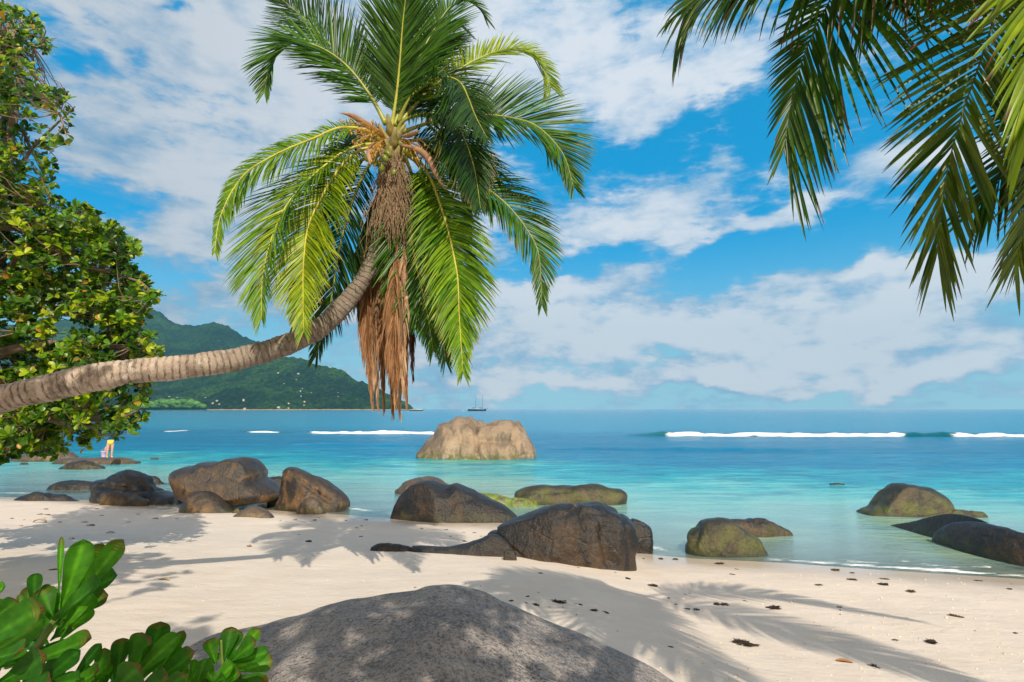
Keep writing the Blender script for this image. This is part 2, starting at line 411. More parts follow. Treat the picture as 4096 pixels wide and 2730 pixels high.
M['grey'] = rock_mat('grey speckled granite', (0.34, 0.305, 0.30), (0.52, 0.475, 0.455), (0.22, 0.20, 0.205), speck=0.8, scale=0.9, rough=.75, film=0.15, wetc=False, bump=1.0, pale=(0.40, 0.36, 0.32))

rocks = []
def rock(sil, front, label, mat, zf, k=0.8, D=None, p=2.4, amp=0.05, name='boulder', cat='boulder', group=None, seed=0, line=None, lean=0.0, Yc=None, closed=False, back=1.0, nf=(1.6, 4), sink=0.35, creases=(), cuts=(), nu=72, nv=48, hw=None):
    pts = [zf(*q) for q in sil]
    fx, fy = zf(*front)
    Hf = hit(fx, fy)
    xs_ = [q[0] for q in pts]
    if D is None:
        D = k * (max(xs_) - min(xs_)) / 2 / F * Hf[1]
    if Yc is None: Yc = Hf[1] + D * 0.93
    Ys_ = np.full(len(pts), Yc, float)
    if line:
        (la, lb_) = zf(*line[0]), zf(*line[1]); ha, hb2 = hit(*la), hit(*lb_)
        q_ = (np.array(xs_) - la[0]) / (lb_[0] - la[0]); Ys_ = ha[1] + (hb2[1] - ha[1]) * q_ + D * 0.9
        Yc = float(Ys_.mean())
    Wp = np.array([at(x, y, yy) for (x, y), yy in zip(pts, Ys_)])
    slope_ = np.polyfit(Wp[:, 0], Wp[:, 1], 1)[0] if line else 0.0
    gb = float(np.minimum(ground(Wp[:, 0].mean(), Yc), 0.0 if Hf[2] < 0.02 else 9))
    Xc = Wp[:, 0].min() * 0.5 + Wp[:, 0].max() * 0.5
    Zb = min(gb, Wp[:, 2].min()) if not closed else Wp[:, 2].mean() * 0.6 + Wp[:, 2].min() * 0.4
    if not closed:
        Wp = np.vstack([[Wp[0, 0], Yc, Zb - sink], Wp, [Wp[-1, 0], Yc, Zb - sink]])
    else:
        Wp = np.vstack([Wp, Wp[:1]])
    O, _ = catmull(Wp, nu) if not closed else catmull(Wp, nu)
    # mild smoothing
    if not closed: O[1:-1] = 0.25 * O[:-2] + 0.5 * O[1:-1] + 0.25 * O[2:]
    phi = np.linspace(-np.pi / 2, np.pi / 2, nv)
    q = 2.0 / p
    cth = np.abs(np.cos(phi)) ** q; sth = np.sign(np.sin(phi)) * np.abs(np.sin(phi)) ** q
    V = np.zeros((nv, nu, 3))
    V[..., 0] = Xc + (O[None, :, 0] - Xc) * cth[:, None]
    V[..., 2] = Zb - (0 if closed else sink) + (O[None, :, 2] - Zb + (0 if closed else sink)) * cth[:, None]
    dd = np.where(sth < 0, D, D * back)
    V[..., 1] = Yc + (dd * sth)[:, None] + lean * (V[..., 2] - Zb) + slope_ * (V[..., 0] - Xc)
    V = V.reshape(-1, 3)
    size = max(Wp[:, 0].max() - Wp[:, 0].min(), 0.01)
    # outward direction
    C = np.array([Xc, Yc, Zb + 0.2 * (Wp[:, 2].max() - Zb)])
    N = nrm(V - C)
    f1, oc = nf
    S = V / size * f1 * 2 + seed * 7.7
    n = fbm(S, oc)
    n = n + 0.9 * (0.4 - np.abs(fbm(S * 1.7 + 5, 3))) - 0.1
    rid = 1 - np.abs(fbm(S * 0.8 + 31, 2)) * 2.5
    V = V + N * (n * amp * size)[:, None] - N * (np.clip(rid - 0.75, 0, 1) * amp * size * 1.0)[:, None]
    for (x0, y0, x1, y1, w, dp) in creases:          # carved seams, traced on the face
        A = np.array(zf(x0, y0)); B = np.array(zf(x1, y1))
        A3 = at(*A, Yc - D * 0.6); B3 = at(*B, Yc - D * 0.6)
        a2 = A3[[0, 2]]; d2 = B3[[0, 2]] - a2; L2 = (d2 ** 2).sum()
        Pv = V[:, [0, 2]] - a2
        tt = np.clip((Pv @ d2) / L2, 0, 1)
        dist = np.linalg.norm(Pv - tt[:, None] * d2, axis=1) + 0.3 * w * fbm(V * 3 / size + seed, 2)
        V = V - N * (dp * np.exp(-(dist / w) ** 2))[:, None]
    for (nx, ny, nz, d0) in cuts:                    # flattened faces
        nv_ = nrm(np.array([nx, ny, nz], float)); ext = (V - C) @ nv_
        lim = d0 * ext.max(); over = ext - lim
        V = V - nv_ * (np.clip(over, 0, None) * 0.82)[:, None]
    i, j = np.meshgrid(np.arange(nv - 1), np.arange(nu - 1), indexing='ij')
    a = i * nu + j
    Fq = np.stack([a, a + nu, a + nu + 1, a + 1], -1).reshape(-1, 4)
    o = mesh_obj(name, V, Fq, M[mat])
    tag(o, label, cat, group)
    rocks.append((Xc, Yc, size, D, Hf[2]))
    return o
GB = 'dark boulders along the left waterline'
rock([(80,400),(130,370),(205,345),(260,345),(330,358),(400,364),(450,385),(512,412)], (300,402), 'low dark rock lying flat on shaded sand, leftmost on the beach', 'black', Z6, k=0.25, seed=1)
rock([(305,330),(350,292),(400,276),(480,273),(560,276),(605,290),(620,325)], (450,332), 'flat blue-black wet rock in shallow water behind the leftmost beach rock', 'black', Z6, k=0.5, seed=2)
rock([(880,262),(910,240),(960,242),(1000,262),(1025,290),(1080,290),(1110,300)], (980,300), 'thin wet rock just behind the blue-black layered boulder', 'black', Z6, k=0.35, seed=3)
rock([(583,400),(582,285),(600,267),(660,258),(690,235),(740,212),(800,207),(860,220),(920,247),(960,285),(1010,335),(1060,352),(1130,360),(1165,400),(1170,420)], (860,425), 'broad blue-black layered boulder wet with seawater at the left waterline', 'black', Z6, k=0.55, seed=4, amp=0.06, creases=[(640,300,1000,330,0.10,0.14),(700,260,920,300,0.08,0.1),(930,330,920,430,.08,.12)])
rock([(636,400),(634,362),(650,345),(700,340),(780,350),(860,375),(920,395),(925,425)], (800,432), 'brown angular slab leaning on the front of the blue-black layered boulder', 'brown', Z6, k=0.30, seed=5, p=3.2)
rock([(1195,385),(1150,330),(1117,245),(1125,212),(1180,183),(1240,172),(1290,155),(1395,153),(1440,135),(1500,127),(1560,133),(1600,175),(1630,215),(1645,255),(1700,300),(1750,352),(1720,392),(1600,412),(1420,428),(1300,425)], (1450,437), 'largest brown boulder of the left group, undercut and dappled by leaf shadow', 'brown', Z6, D=1.25, Yc=20.0, seed=6, closed=True, p=2.8, amp=0.03, creases=[(1150,190,1400,260,.12,.10),(1350,330,1640,265,.10,.08)], cuts=[(0.1,-1,0.5,.80)])
rock([(1630,345),(1655,262),(1700,250),(1775,250),(1800,300),(1810,350)], (1720,365), 'grey rock seen in the gap between the two biggest left boulders', 'dark', Z6, k=0.7, seed=7)
rock([(1675,430),(1690,390),(1730,372),(1765,385),(1775,425)], (1725,432), 'small reddish rock wedged low between the two biggest left boulders', 'brown', Z6, k=0.7, seed=8)
rock([(1740,455),(1765,350),(1775,230),(1790,200),(1825,188),(1870,200),(1960,235),(2040,270),(2110,320),(2160,370),(2188,412),(2180,450)], (1960,468), 'fin-shaped brown boulder with a diagonal seam, right end of left group', 'brown', Z6, k=0.55, seed=9, p=3.0, amp=0.03, creases=[(1800,210,2080,400,.05,.09)], cuts=[(-0.4,-1,0.25,.72)])
rock([(1128,474),(1150,420),(1200,350),(1240,338),(1300,342),(1350,365),(1400,410),(1460,460),(1485,478)], (1300,478), 'conical brown boulder on sand in front of the undercut boulder', 'brown', Z6, k=0.6, seed=10, amp=0.035)
rock([(1455,478),(1470,455),(1490,443),(1508,460),(1512,476)], (1482,478), 'tiny brown stone between the conical boulder and the low tan hump', 'brown', Z6, k=0.7, seed=11, name='rock', cat='rock')
rock([(1462,500),(1500,470),(1560,436),(1620,436),(1670,465),(1720,500)], (1590,506), 'low tan hump of rock half buried in sand below the undercut boulder', 'tan', Z6, k=0.5, seed=12)
rock([(1862,475),(1870,440),(1910,400),(1940,383),(1990,395),(2020,430),(2037,484)], (1950,485), 'small jagged tan rock leaning against the fin-shaped boulder', 'tan', Z6, k=0.6, seed=13, amp=0.07, name='rock', cat='rock')
# far reef under the leaning tree
rock([(60,150),(130,115),(200,95),(300,90),(400,92),(450,100),(500,150)], (290,156), 'tan reef rock farthest left, partly behind hanging leaves', 'tan', Z6, k=0.3, seed=14)
REEF = rock([(345,165),(390,145),(420,130),(520,127),(600,128),(700,127),(760,125),(800,135),(840,150),(870,165)], (620,173), 'long low reef ledge the bending bather stands on', 'tan', Z6, k=0.28, seed=15, amp=0.02, p=3.4, nu=110)
rock([(380,203),(400,185),(470,152),(560,152),(620,172),(660,196)], (520,206), 'smooth brown reef hump just in front of the bather ledge', 'brown', Z6, k=0.4, seed=16)
rock([(125,172),(140,160),(160,160),(175,172)], (150,174), 'small brown stone alone in the water left of the reef ledge', 'brown', Z6, k=0.6, seed=17, name='rock', cat='rock')
rock([(945,140),(962,131),(975,131),(995,140)], (968,141), 'small stone awash to the right of the bather ledge', 'moss', Z6, k=0.6, seed=18, name='rock', cat='rock')
# middle group
rock([(225,315),(250,275),(310,235),(370,208),(430,190),(500,184),(560,205),(620,240),(700,275),(760,310)], (430,330), 'tan rounded boulder peeking out behind the smooth wet boulder', 'tan', ZB, k=0.5, seed=20, creases=[(330,240,400,225,.05,.06)])
rock([(215,455),(230,410),(275,345),(340,275),(420,235),(500,224),(580,236),(660,245),(740,275),(820,305),(870,332),(960,372),(1060,432),(1130,500)], (680,530), 'smooth wet dark boulder sloping right, in the middle of the waterline', 'dark', ZB, k=0.50, seed=21, amp=0.035, creases=[(560,250,640,400,.22,.10)], cuts=[(-0.6,-1,0.35,.75)])
rock([(1100,330),(1130,295),(1230,272),(1330,262),(1480,258),(1560,250),(1660,247),(1740,262),(1800,280),(1860,284),(1895,300),(1910,335),(1906,395)], (1600,402), 'long flat grey-brown boulder in the water behind the largest dark boulder', 'moss', ZB, k=0.32, seed=22, p=3.2, amp=0.03, creases=[(1130,320,1500,290,.08,.07)])
rock([(850,335),(900,318),(1000,326),(1100,340),(1200,360),(1270,385)], (1080,420), 'low ledge covered in bright green weed between two dark boulders', 'green', ZB, k=0.45, seed=23, name='rock_ledge', cat='rock', sink=0.5)
rock([(905,650),(925,605),(960,580),(1050,530),(1120,495),(1200,460),(1300,425),(1400,405),(1500,397),(1560,392),(1640,388),(1710,392),(1780,410),(1840,435),(1890,470),(1940,512),(1975,570),(1990,640),(1985,700),(1960,760)], (1480,833), 'largest dark cracked boulder on the sand at the centre', 'dark', ZB, k=0.55, seed=24, p=2.9, amp=0.03, nu=120, nv=80,
     creases=[(930,610,1110,750,.035,.12),(1110,745,1400,790,.05,.05),(1560,400,1600,560,.03,.08),(1905,480,1935,600,.03,.06),(1760,560,1800,800,.16,.16),(1500,430,1760,470,.04,.04)], cuts=[(-0.55,-1,0.45,.72),(0.95,-1,0.15,.92)])
rock([(1900,745),(1930,560),(1945,502),(1990,505),(2050,535),(2085,565),(2095,620),(2097,745)], (2000,752), 'dark rounded boulder hugging the right side of the cracked boulder', 'black', ZB, k=0.9, seed=25)
rock([(355,722),(390,698),(450,696),(600,704),(680,692),(780,665),(860,640),(925,612),(1000,625),(1080,700),(1120,800)], (880,775), 'long low tail of dark rock running left from the cracked boulder', 'black', ZB, k=0.27, seed=26, amp=0.02, nu=120)
rock([(50,728),(85,690),(140,674),(220,678),(290,690),(358,722)], (180,740), 'small dark flat rock at the left tip of the rock tail', 'black', ZB, k=0.4, seed=27, amp=0.03)
rock([(1022,760),(1040,725),(1080,735),(1112,760),(1118,800)], (1075,804), 'small wedge of dark stone split off the cracked boulder base', 'black', ZB, k=0.5, seed=28, name='rock', cat='rock', p=3.4)
# right group
rock([(218,500),(235,450),(280,400),(330,365),(400,353),(490,355),(520,375),(570,405),(620,440),(670,475),(720,540),(750,595)], (500,598), 'rounded mossy boulder at the water edge right of the cracked boulder', 'moss', ZR, k=0.55, seed=30, amp=0.03, creases=[(330,380,270,520,.07,.1)], cuts=[(0.2,-1,0.3,.82)])
rock([(480,400),(510,368),(560,363),(690,365),(770,375),(830,405),(892,445)], (720,472), 'low brown rock in shallow water behind the rounded mossy boulder', 'brown', ZR, k=0.4, seed=31)
rock([(1335,325),(1370,285),(1440,235),(1500,175),(1550,142),(1590,138),(1660,152),(1755,165),(1800,185),(1850,225),(1873,262),(1870,315)], (1560,352), 'upright brown boulder standing in turquoise water at the right', 'moss', ZR, k=0.6, seed=32, p=2.8, amp=0.035, cuts=[(-.1,-1,.25,.72)], creases=[(1500,190,1440,330,.12,.1)])
rock([(1440,420),(1480,398),(1520,375),(1600,345),(1700,305),(1760,293),(1820,297),(1870,312),(1960,352),(2060,400),(2140,470)], (1800,510), 'dark weedy sloping rock in front of the upright brown boulder', 'dark', ZR, D=1.15, p=3.0, line=((1490,440),(2100,640)), seed=33, amp=0.03, nf=(2.4, 4), nu=110)
rock([(1900,500),(1960,410),(2060,382),(2180,398),(2260,440),(2353,490),(2450,540),(2560,620),(2640,700)], (2200,650), 'dark weedy boulder cut off by the right edge of the photo', 'dark', ZR, D=1.2, p=3.0, line=((1950,630),(2500,740)), seed=34, amp=0.03, nf=(2.4, 4), nu=110)
rock([(1885,330),(1920,303),(1980,301),(2050,312),(2122,338)], (2010,352), 'low wet rock behind the dark weedy rocks at the right', 'moss', ZR, k=0.4, seed=35, name='rock', cat='rock')
rock([(1130,146),(1145,136),(1165,129),(1195,131),(1212,137),(1222,146)], (1180, 146), 'small stone barely breaking the turquoise water at the right', 'dark', ZR, k=0.8, amp=.01, seed=36, name='rock', cat='rock')
rock([(400,975),(405,880),(440,835),(500,760),(530,710),(600,650),(640,600),(680,520),(740,480),(850,460),(900,415),(985,397),(1020,412),(1080,388),(1130,405),(1190,440),(1230,437),(1330,482),(1400,465),(1460,443),(1580,443),(1650,450),(1710,470),(1770,460),(1800,515),(1840,550),(1880,640),(1930,720),(1970,800),(1995,880),(2008,975)], (1200,972), 'big pale granite boulder standing alone offshore', 'off', ZO, k=0.6, seed=40, p=3.0, amp=0.014, nu=150, nv=90, nf=(3, 4),
     creases=[(1040,430,1190,560,.14,.28),(1190,560,1210,800,.18,.25),(1210,800,1260,950,.12,.2),(1200,440,1190,500,.08,.15),(1190,510,1310,500,.08,.15),(1720,490,1700,650,.12,.22),(1240,690,1700,720,.25,.22),(1005,600,1010,700,.05,.12),(1010,710,1110,710,.05,.12),(900,900,1010,760,.15,.12),(1660,850,1700,760,.15,.15),(780,600,740,660,.12,.12)])
# foreground granite dome
def _fg():
    sil = [(300,1640),(420,1500),(480,1480),(560,1464),(600,1452),(660,1440),(720,1418),(780,1404),(860,1394),(940,1384),(965,1374),(1000,1370),(1060,1370),(1100,1382),(1150,1402),(1200,1424),(1300,1466),(1400,1508),(1480,1544),(1560,1588),(1640,1650),(1700,1730)]
    zf = lambda x, y: (x * K, y * K)
    return rock(sil, (1000, 1560), 'huge grey speckled granite boulder filling the bottom foreground', 'grey', zf, D=2.3, Yc=4.7, seed=50, p=2.5, amp=0.012, nu=200, nv=140, nf=(2.2, 5), back=0.45,
                creases=[(1010,1360,1200,1400,.04,.03)])
_fg()

# ------------------------------------------------------------------ beach and sea meshes
ALG = []
for (zf, x, y, rx, ry, w) in [(ZR, 700, 480, 1.2, .5, .8), (ZR, 900, 430, .8, .5, .5), (ZR, 250, 400, .6, .4, .5), (ZR, 1470, 370, 1.2, .9, .9), (ZR, 1700, 480, 1.2, 1.0, .9), (ZR, 1950, 570, 1.3, .9, .9), (ZR, 2150, 350, 1.5, .7, .4),
                           (ZB, 60, 290, 2.2, .7, .5), (ZB, 1250, 400, 1.2, .7, .5), (ZB, 1850, 420, .8, .6, .6), (ZB, 800, 90, 4.5, 1.0, .8), (Z6, 900, 130, 3, 2, .3), (ZB, 1050, 350, 1.0, .9, .9)]:
    h_ = hit(*zf(x, y)); ALG.append((h_[0], h_[1], rx, ry, w))
beach = mesh_obj('beach', np.stack([gx, gy, gz], 1), gf, m_sand, attrs={'weed': gauss_field(gx, gy, ALG)})
tag(beach, 'pale sand beach sloping into the sea', None, None, 'structure')
# sea: one sheet, grid in (x/y, y) so that it stays fine nearby
us = np.concatenate([span(-6, -1.4, 0.3), span(-1.4, 1.4, 0.006), span(1.4, 6.1, 0.3)])
yl = [6.0]
while yl[-1] < 70000:
    y_ = yl[-1]; yl.append(y_ + (0.12 if y_ < 26 else 0.35 if y_ < 64 else 0.16 if y_ < 84 else y_ * 0.03))
yl = np.array(yl)
U, Yg = np.meshgrid(us, yl)
n_, m_ = U.shape
i, j = np.meshgrid(np.arange(n_ - 1), np.arange(m_ - 1), indexing='ij'); a = i * m_ + j
wf = np.stack([a, a + 1, a + m_ + 1, a + m_], -1).reshape(-1, 4)
wy = Yg.ravel(); wx = (U * Yg).ravel()
depth = -ground(wx, wy)
P3 = np.stack([wx, wy, wx * 0], 1)
chop = fbm(P3 * np.array([0.9, 1.6, 1]), 3) * 0.03 * smoothstep(0.15, 1.5, depth) * (1 - smoothstep(60, 200, wy))
swell = fbm(P3 * np.array([0.03, 0.22, 1]) + 9, 2) * 0.10 * smoothstep(1, 3, depth) * (1 - smoothstep(150, 500, wy))
wz = chop + swell
# breakers: crest line + run of foam
foam = np.zeros_like(wx); face = np.zeros_like(wx)
def breaker(px0, px1, pyl, pyr, hgt, thick, runs):
    global wz, foam, face
    u0, u1 = (px0 - CX) / F, (px1 - CX) / F
    ya, yb = at(px0, pyl, 1)[2], 0
    Y0 = 3.3 * F / (pyl - HOR); Y1 = 3.3 * F / (pyr - HOR)
    u = wx / wy
    tt = (u - u0) / (u1 - u0)
    yc = Y0 + (Y1 - Y0) * tt + fbm(np.stack([wx * 0.12, wx * 0, wx * 0 + 5], 1), 2) * thick * 0.5
    env = smoothstep(0.0, 0.12, tt) * (1 - smoothstep(0.9, 1.0, tt)) if px1 < 4200 else smoothstep(0.0, 0.15, tt)
    dy = wy - yc
    prof = np.where(dy < 0, np.exp(-(dy / (thick * 0.35)) ** 2), np.exp(-(dy / (thick * 1.6)) ** 2))
    jag = 1 + 0.40 * fbm(np.stack([wx * 0.9, wx * 0, wx * 0 + 3], 1), 2) + 0.35 * fbm(np.stack([wx * 0.12, wx * 0, wx * 0 + 8], 1), 2)
    wz = wz + hgt * env * prof * jag
    fr = np.zeros_like(wx)
    for (a_, b_, w_) in runs:
        ua, ub = (a_ - CX) / F, (b_ - CX) / F
        fr = np.maximum(fr, w_ * smoothstep(ua - 0.01, ua + 0.03, u) * (1 - smoothstep(ub - 0.02, ub + 0.01, u)))
    ff = np.exp(-(np.clip(dy + thick * 0.35 + thick * 0.55 * fbm(np.stack([wx * 0.7, wx * 0, wx * 0 + 12], 1), 4), -9, 9) / (thick * 0.50)) ** 4)
    foam = np.maximum(foam, fr * ff * (env > 0.02))
    if runs: face = np.maximum(face, env * np.exp(-((dy + thick * 0.45) / (thick * 0.55)) ** 4) * 0.9)
breaker(2400, 4300, 1741, 1745, 0.40, 2.0, [(2640, 3610, 1.0), (3770, 4400, 1.0)])
breaker(1200, 1800, 1731, 1735, 0.30, 1.9, [(1225, 1780, .95)])
breaker(500, 1230, 1722, 1729, 0.16, 1.1, [(500, 780, .95), (860, 1140, .95)])
breaker(1150, 1750, 1776, 1779, 0.15, 1.2, [])
breaker(2100, 3400, 1790, 1796, 0.10, 1.4, [])
edge = (depth > -0.02) & (depth < 0.05)
lap2 = np.exp(-((depth - 0.05 - 0.05 * fbm(P3 * 0.45 + 2, 3)) / 0.014) ** 2) * (fbm(P3 * 0.7 + 21, 3) > -.05) * 0.55
lap = np.exp(-((depth - 0.012 - 0.012 * fbm(P3 * 0.8, 3)) / 0.010) ** 2) * smoothstep(2, 8, wx) * (1 - smoothstep(14, 18, wx)) * 0.68
foam = np.maximum(foam, lap); foam = np.maximum(foam, lap2 * (wy < 25))
V = np.stack([wx, wy, wz + 0.0], 1)

m_water, t, b = material('sea water')
P = pos(t); dep = attr(t, 'depth'); fo = attr(t, 'foam'); wd = attr(t, 'weed')
big = t.noise(t.mapping(P, sc=(0.35, 1.0, 1)), 0.16, 5, 0.6, 0.5)
patch = t.noise(t.mapping(P, sc=(0.5, 1.6, 1)), 0.9, 6, 0.65)
dd = t.math('ADD', dep, t.math('MULTIPLY', t.math('SUBTRACT', big, 0.5), t.mapr(dep, 0.3, 2.5, 0.4, 4.2)))
dd = t.math('ADD', dd, t.math('MULTIPLY', t.math('SUBTRACT', patch, 0.5), t.mapr(dep, 0.1, 1.5, 0.2, 2.0)))
body = t.ramp(t.math('DIVIDE', dd, 6.0), [(0.0, (0.56, 0.84, 0.82)), (0.09, (0.26, 0.72, 0.72)), (0.17, (0.02, 0.46, 0.58)), (0.28, (0.0, 0.25, 0.48)), (0.50, (0.0, 0.19, 0.40)), (0.75, (0.01, 0.22, 0.44)), (1.0, (0.03, 0.30, 0.52))])
rip = t.noise(t.mapping(P, sc=(0.35, 1.0, 1)), 0.9, 7, 0.75)
body = t.mix(t.math('MULTIPLY', t.mapr(rip, 0.48, 0.60), t.mapr(dep, 0.3, 1.2, 0.1, 0.65)), body, (0.0, 0.14, 0.30))
body = t.mix(attr(t, 'face'), body, (0.0, 0.10, 0.11))
body = t.mix(t.math('MULTIPLY', wd, 0.5), body, (0.34, 0.44, 0.05))
op = t.math('SUBTRACT', 1.0, t.math('POWER', 2.718, t.math('MULTIPLY', t.math('MAXIMUM', t.math('ADD', dep, t.math('MULTIPLY', wd, 0.3)), 0.0), -2.3)))
dif = t.new('ShaderNodeBsdfDiffuse'); t.link(body, dif.inputs[0])
tr = t.new('ShaderNodeBsdfTransparent'); tr.inputs[0].default_value = (0.80, 0.97, 0.95, 1)
mx = t.new('ShaderNodeMixShader'); t.link(op, mx.inputs[0]); t.link(tr.outputs[0], mx.inputs[1]); t.link(dif.outputs[0], mx.inputs[2])
cd = t.new('ShaderNodeVectorMath', operation='LENGTH'); t.link(P, cd.inputs[0])
w1 = t.noise(t.mapping(P, sc=(0.45, 1.0, 1)), 1.7, 6, 0.68)
w2 = t.noise(t.mapping(P, sc=(0.25, 1.0, 1), rot=(0, 0, 0.1)), 0.35, 5, 0.6)
w3 = t.noise(t.mapping(P, sc=(0.12, 1.0, 1)), 0.03, 5, 0.6)
hh = t.math('ADD', t.math('ADD', t.math('MULTIPLY', w1, 0.28), t.math('MULTIPLY', w2, 0.55)), t.math('MULTIPLY', w3, 2.0))
bm = t.new('ShaderNodeBump'); t.link(hh, bm.inputs['Height']); bm.inputs['Distance'].default_value = 1.0
t.link(t.mapr(dep, 0.0, 1.2, 0.15, 0.9), bm.inputs['Strength'])
gl = t.new('ShaderNodeBsdfGlossy'); gl.inputs['Roughness'].default_value = 0.12; gl.inputs[0].default_value = (0.88, 0.96, 1, 1); t.link(bm.outputs[0], gl.inputs['Normal'])
t.link(bm.outputs[0], dif.inputs['Normal'])
fr = t.new('ShaderNodeFresnel'); fr.inputs[0].default_value = 1.33; t.link(bm.outputs[0], fr.inputs['Normal'])
mx2 = t.new('ShaderNodeMixShader'); t.link(fr.outputs[0], mx2.inputs[0]); t.link(mx.outputs[0], mx2.inputs[1]); t.link(gl.outputs[0], mx2.inputs[2])
fd = t.new('ShaderNodeBsdfDiffuse'); fd.inputs[0].default_value = (0.86, 0.88, 0.88, 1)
fn = t.noise(t.mapping(P, sc=(0.5, 1.2, 1)), 1.6, 7, 0.75)
fm = t.mapr(t.math('ADD', fo, t.math('MULTIPLY', t.math('SUBTRACT', fn, 0.5), 1.9)), 0.36, 0.70)
fm = t.math('MULTIPLY', fm, t.mapr(fo, 0.02, 0.2))
mx3 = t.new('ShaderNodeMixShader'); t.link(fm, mx3.inputs[0]); t.link(mx2.outputs[0], mx3.inputs[1]); t.link(fd.outputs[0], mx3.inputs[2])
t.link(mx3.outputs[0], m_water.node_tree.nodes['Material Output'].inputs[0])
m_water.node_tree.nodes.remove(b)
water = mesh_obj('water', V, wf, m_water, attrs={'depth': depth, 'foam': foam, 'face': face, 'weed': gauss_field(wx, wy, ALG)})
tag(water, 'turquoise to blue sea with small breakers', None, None, 'structure')

# ------------------------------------------------------------------ far hills
def interp_px(L, px): L = sorted(L); return np.interp(px, [a for a, b in L], [b for a, b in L])
backR = [(-900, 1420), (-300, 1330), (0, 1290), (200, 1270), (400, 1236)] + [ZH(*q) for q in [(180,60),(240,80),(330,150),(390,158),(480,160),(560,170),(600,165),(640,150),(660,145),(700,155),(780,180),(830,210),(900,260),(980,310),(1070,345),(1200,400),(1400,520),(1600,640),(1800,760),(2000,850),(2270,880)]]
frontR = [(-900, 1560), (0, 1530), (400, 1520)] + [ZH(*q) for q in [(300,640),(500,590),(800,530),(1000,480),(1150,445),(1290,440),(1350,445),(1430,460),(1480,500),(1560,520),(1690,555),(1790,600),(1900,660),(2000,710),(2100,770),(2200,800),(2240,822),(2275,850)]]
pxs = np.linspace(-900, 1668, 520); Ys = np.concatenate([np.linspace(2080, 2900, 130), np.linspace(2910, 4600, 100)])
PXg, YYg = np.meshgrid(pxs, Ys)
uu = (PXg - CX) / F
hgt = lambda py, Y: (HOR - py) / F * Y * (1 + 0.0)
Yf = 2750 - 350 * smoothstep(1200, 1660, PXg); Yb = 3700 - 900 * smoothstep(1100, 1600, PXg)
hf = hgt(interp_px(frontR, PXg), Yf); hb_ = hgt(interp_px(backR, PXg), Yb)
Ysh = 2110 + 30 * fbm(np.stack([PXg * 0.01, PXg * 0, PXg * 0], -1), 3)
def rid(Y, Y0, Y1, e):
    a_ = np.clip((Y - Y0) / (Y1 - Y0), -0.2, 1); b_ = np.clip((Y - Y1) / 1500, 0, 1)
    return np.where(Y < Y1, np.sign(a_) * np.abs(a_) ** e, (1 - b_) ** 1.3)
h1 = hf * rid(YYg, Ysh, Yf, 0.85); h2 = hb_ * rid(YYg, Ysh + 250, Yb, 1.15)
HX = uu * YYg
PP = np.stack([HX, YYg, HX * 0], -1)
zt = np.maximum(h1, h2)
gul = np.abs(fbm(PP * 0.0022 + 3, 4)); top = np.clip(np.abs(YYg - Yf) / 500, 0, 1)
zt = zt - gul * 0.35 * zt * np.clip(np.minimum(np.abs(YYg - Yf), np.abs(YYg - Yb) + 60) / 380, 0, 1)
zt = zt + (fbm(PP * 0.012, 3) * 22 + fbm(PP * 0.05 + 5, 2) * 9) * smoothstep(0, 40, zt)
zt = zt - 3 * (zt < 0)
n_, m_ = PXg.shape
i, j = np.meshgrid(np.arange(n_ - 1), np.arange(m_ - 1), indexing='ij'); a = i * m_ + j
hfq = np.stack([a, a + 1, a + m_ + 1, a + m_], -1).reshape(-1, 4)
m_hill, t, b = material('forested hillside')
P = pos(t); s_ = t.new('ShaderNodeSeparateXYZ'); t.link(P, s_.inputs[0])
vo = t.new('ShaderNodeTexVoronoi'); t.link(P, vo.inputs['Vector']); vo.inputs['Scale'].default_value = 0.07
c = t.ramp(t.noise(P, 0.0035, 6, 0.62, 0.3), [(0.36, (0.008, 0.028, 0.020)), (0.50, (0.014, 0.050, 0.026)), (0.64, (0.055, 0.14, 0.024))])  # darker greens tinted bluer: distance haze put into the base colour
c = t.mix(t.mapr(vo.outputs['Distance'], 0.2, 0.8, 0.0, 0.8), c, (0.006, 0.018, 0.010))
c = t.mix(t.mapr(t.noise(P, 0.03, 5, .7), .5, .66, 0, .6), c, (0.05, 0.11, 0.02))
bare = t.mapr(t.noise(P, 0.008, 7, 0.7), 0.66, 0.72)
c = t.mix(t.math('MULTIPLY', bare, 0.7), c, (0.20, 0.13, 0.09))
shore_ = t.mapr(t.math('ADD', s_.outputs[2], t.math('MULTIPLY', t.noise(P, 0.05, 4), 6)), 5.5, 7.5, 1.0, 0.0)
c = t.mix(shore_, c, (0.42, 0.34, 0.26))
b.inputs['Roughness'].default_value = 0.9; b.inputs['Specular IOR Level'].default_value = 0.1
t.link(c, b.inputs['Base Color'])
h = t.math('SUBTRACT', t.noise(P, 0.09, 5, 0.65), t.math('MULTIPLY', vo.outputs['Distance'], 0.6))
t.link(t.bump(h, 1.0, 14), b.inputs['Normal'])
hill = mesh_obj('hills', np.stack([HX, YYg, zt], -1).reshape(-1, 3), hfq, m_hill)
tag(hill, 'forested headland across the bay', None, None, 'structure')
def hill_at(px, py):
    d = ray(px, py); prev = None
    jx = int(np.clip(np.searchsorted(pxs, px), 0, len(pxs) - 1))
    zc_ = CAM[2] + d[2] / d[1] * Ys
    k = np.argmax((zt[:, jx] > zc_) & (zt[:, jx] > 0.5))
    Y = Ys[k]; return np.array([d[0] / d[1] * Y, Y, zt[k, jx]])
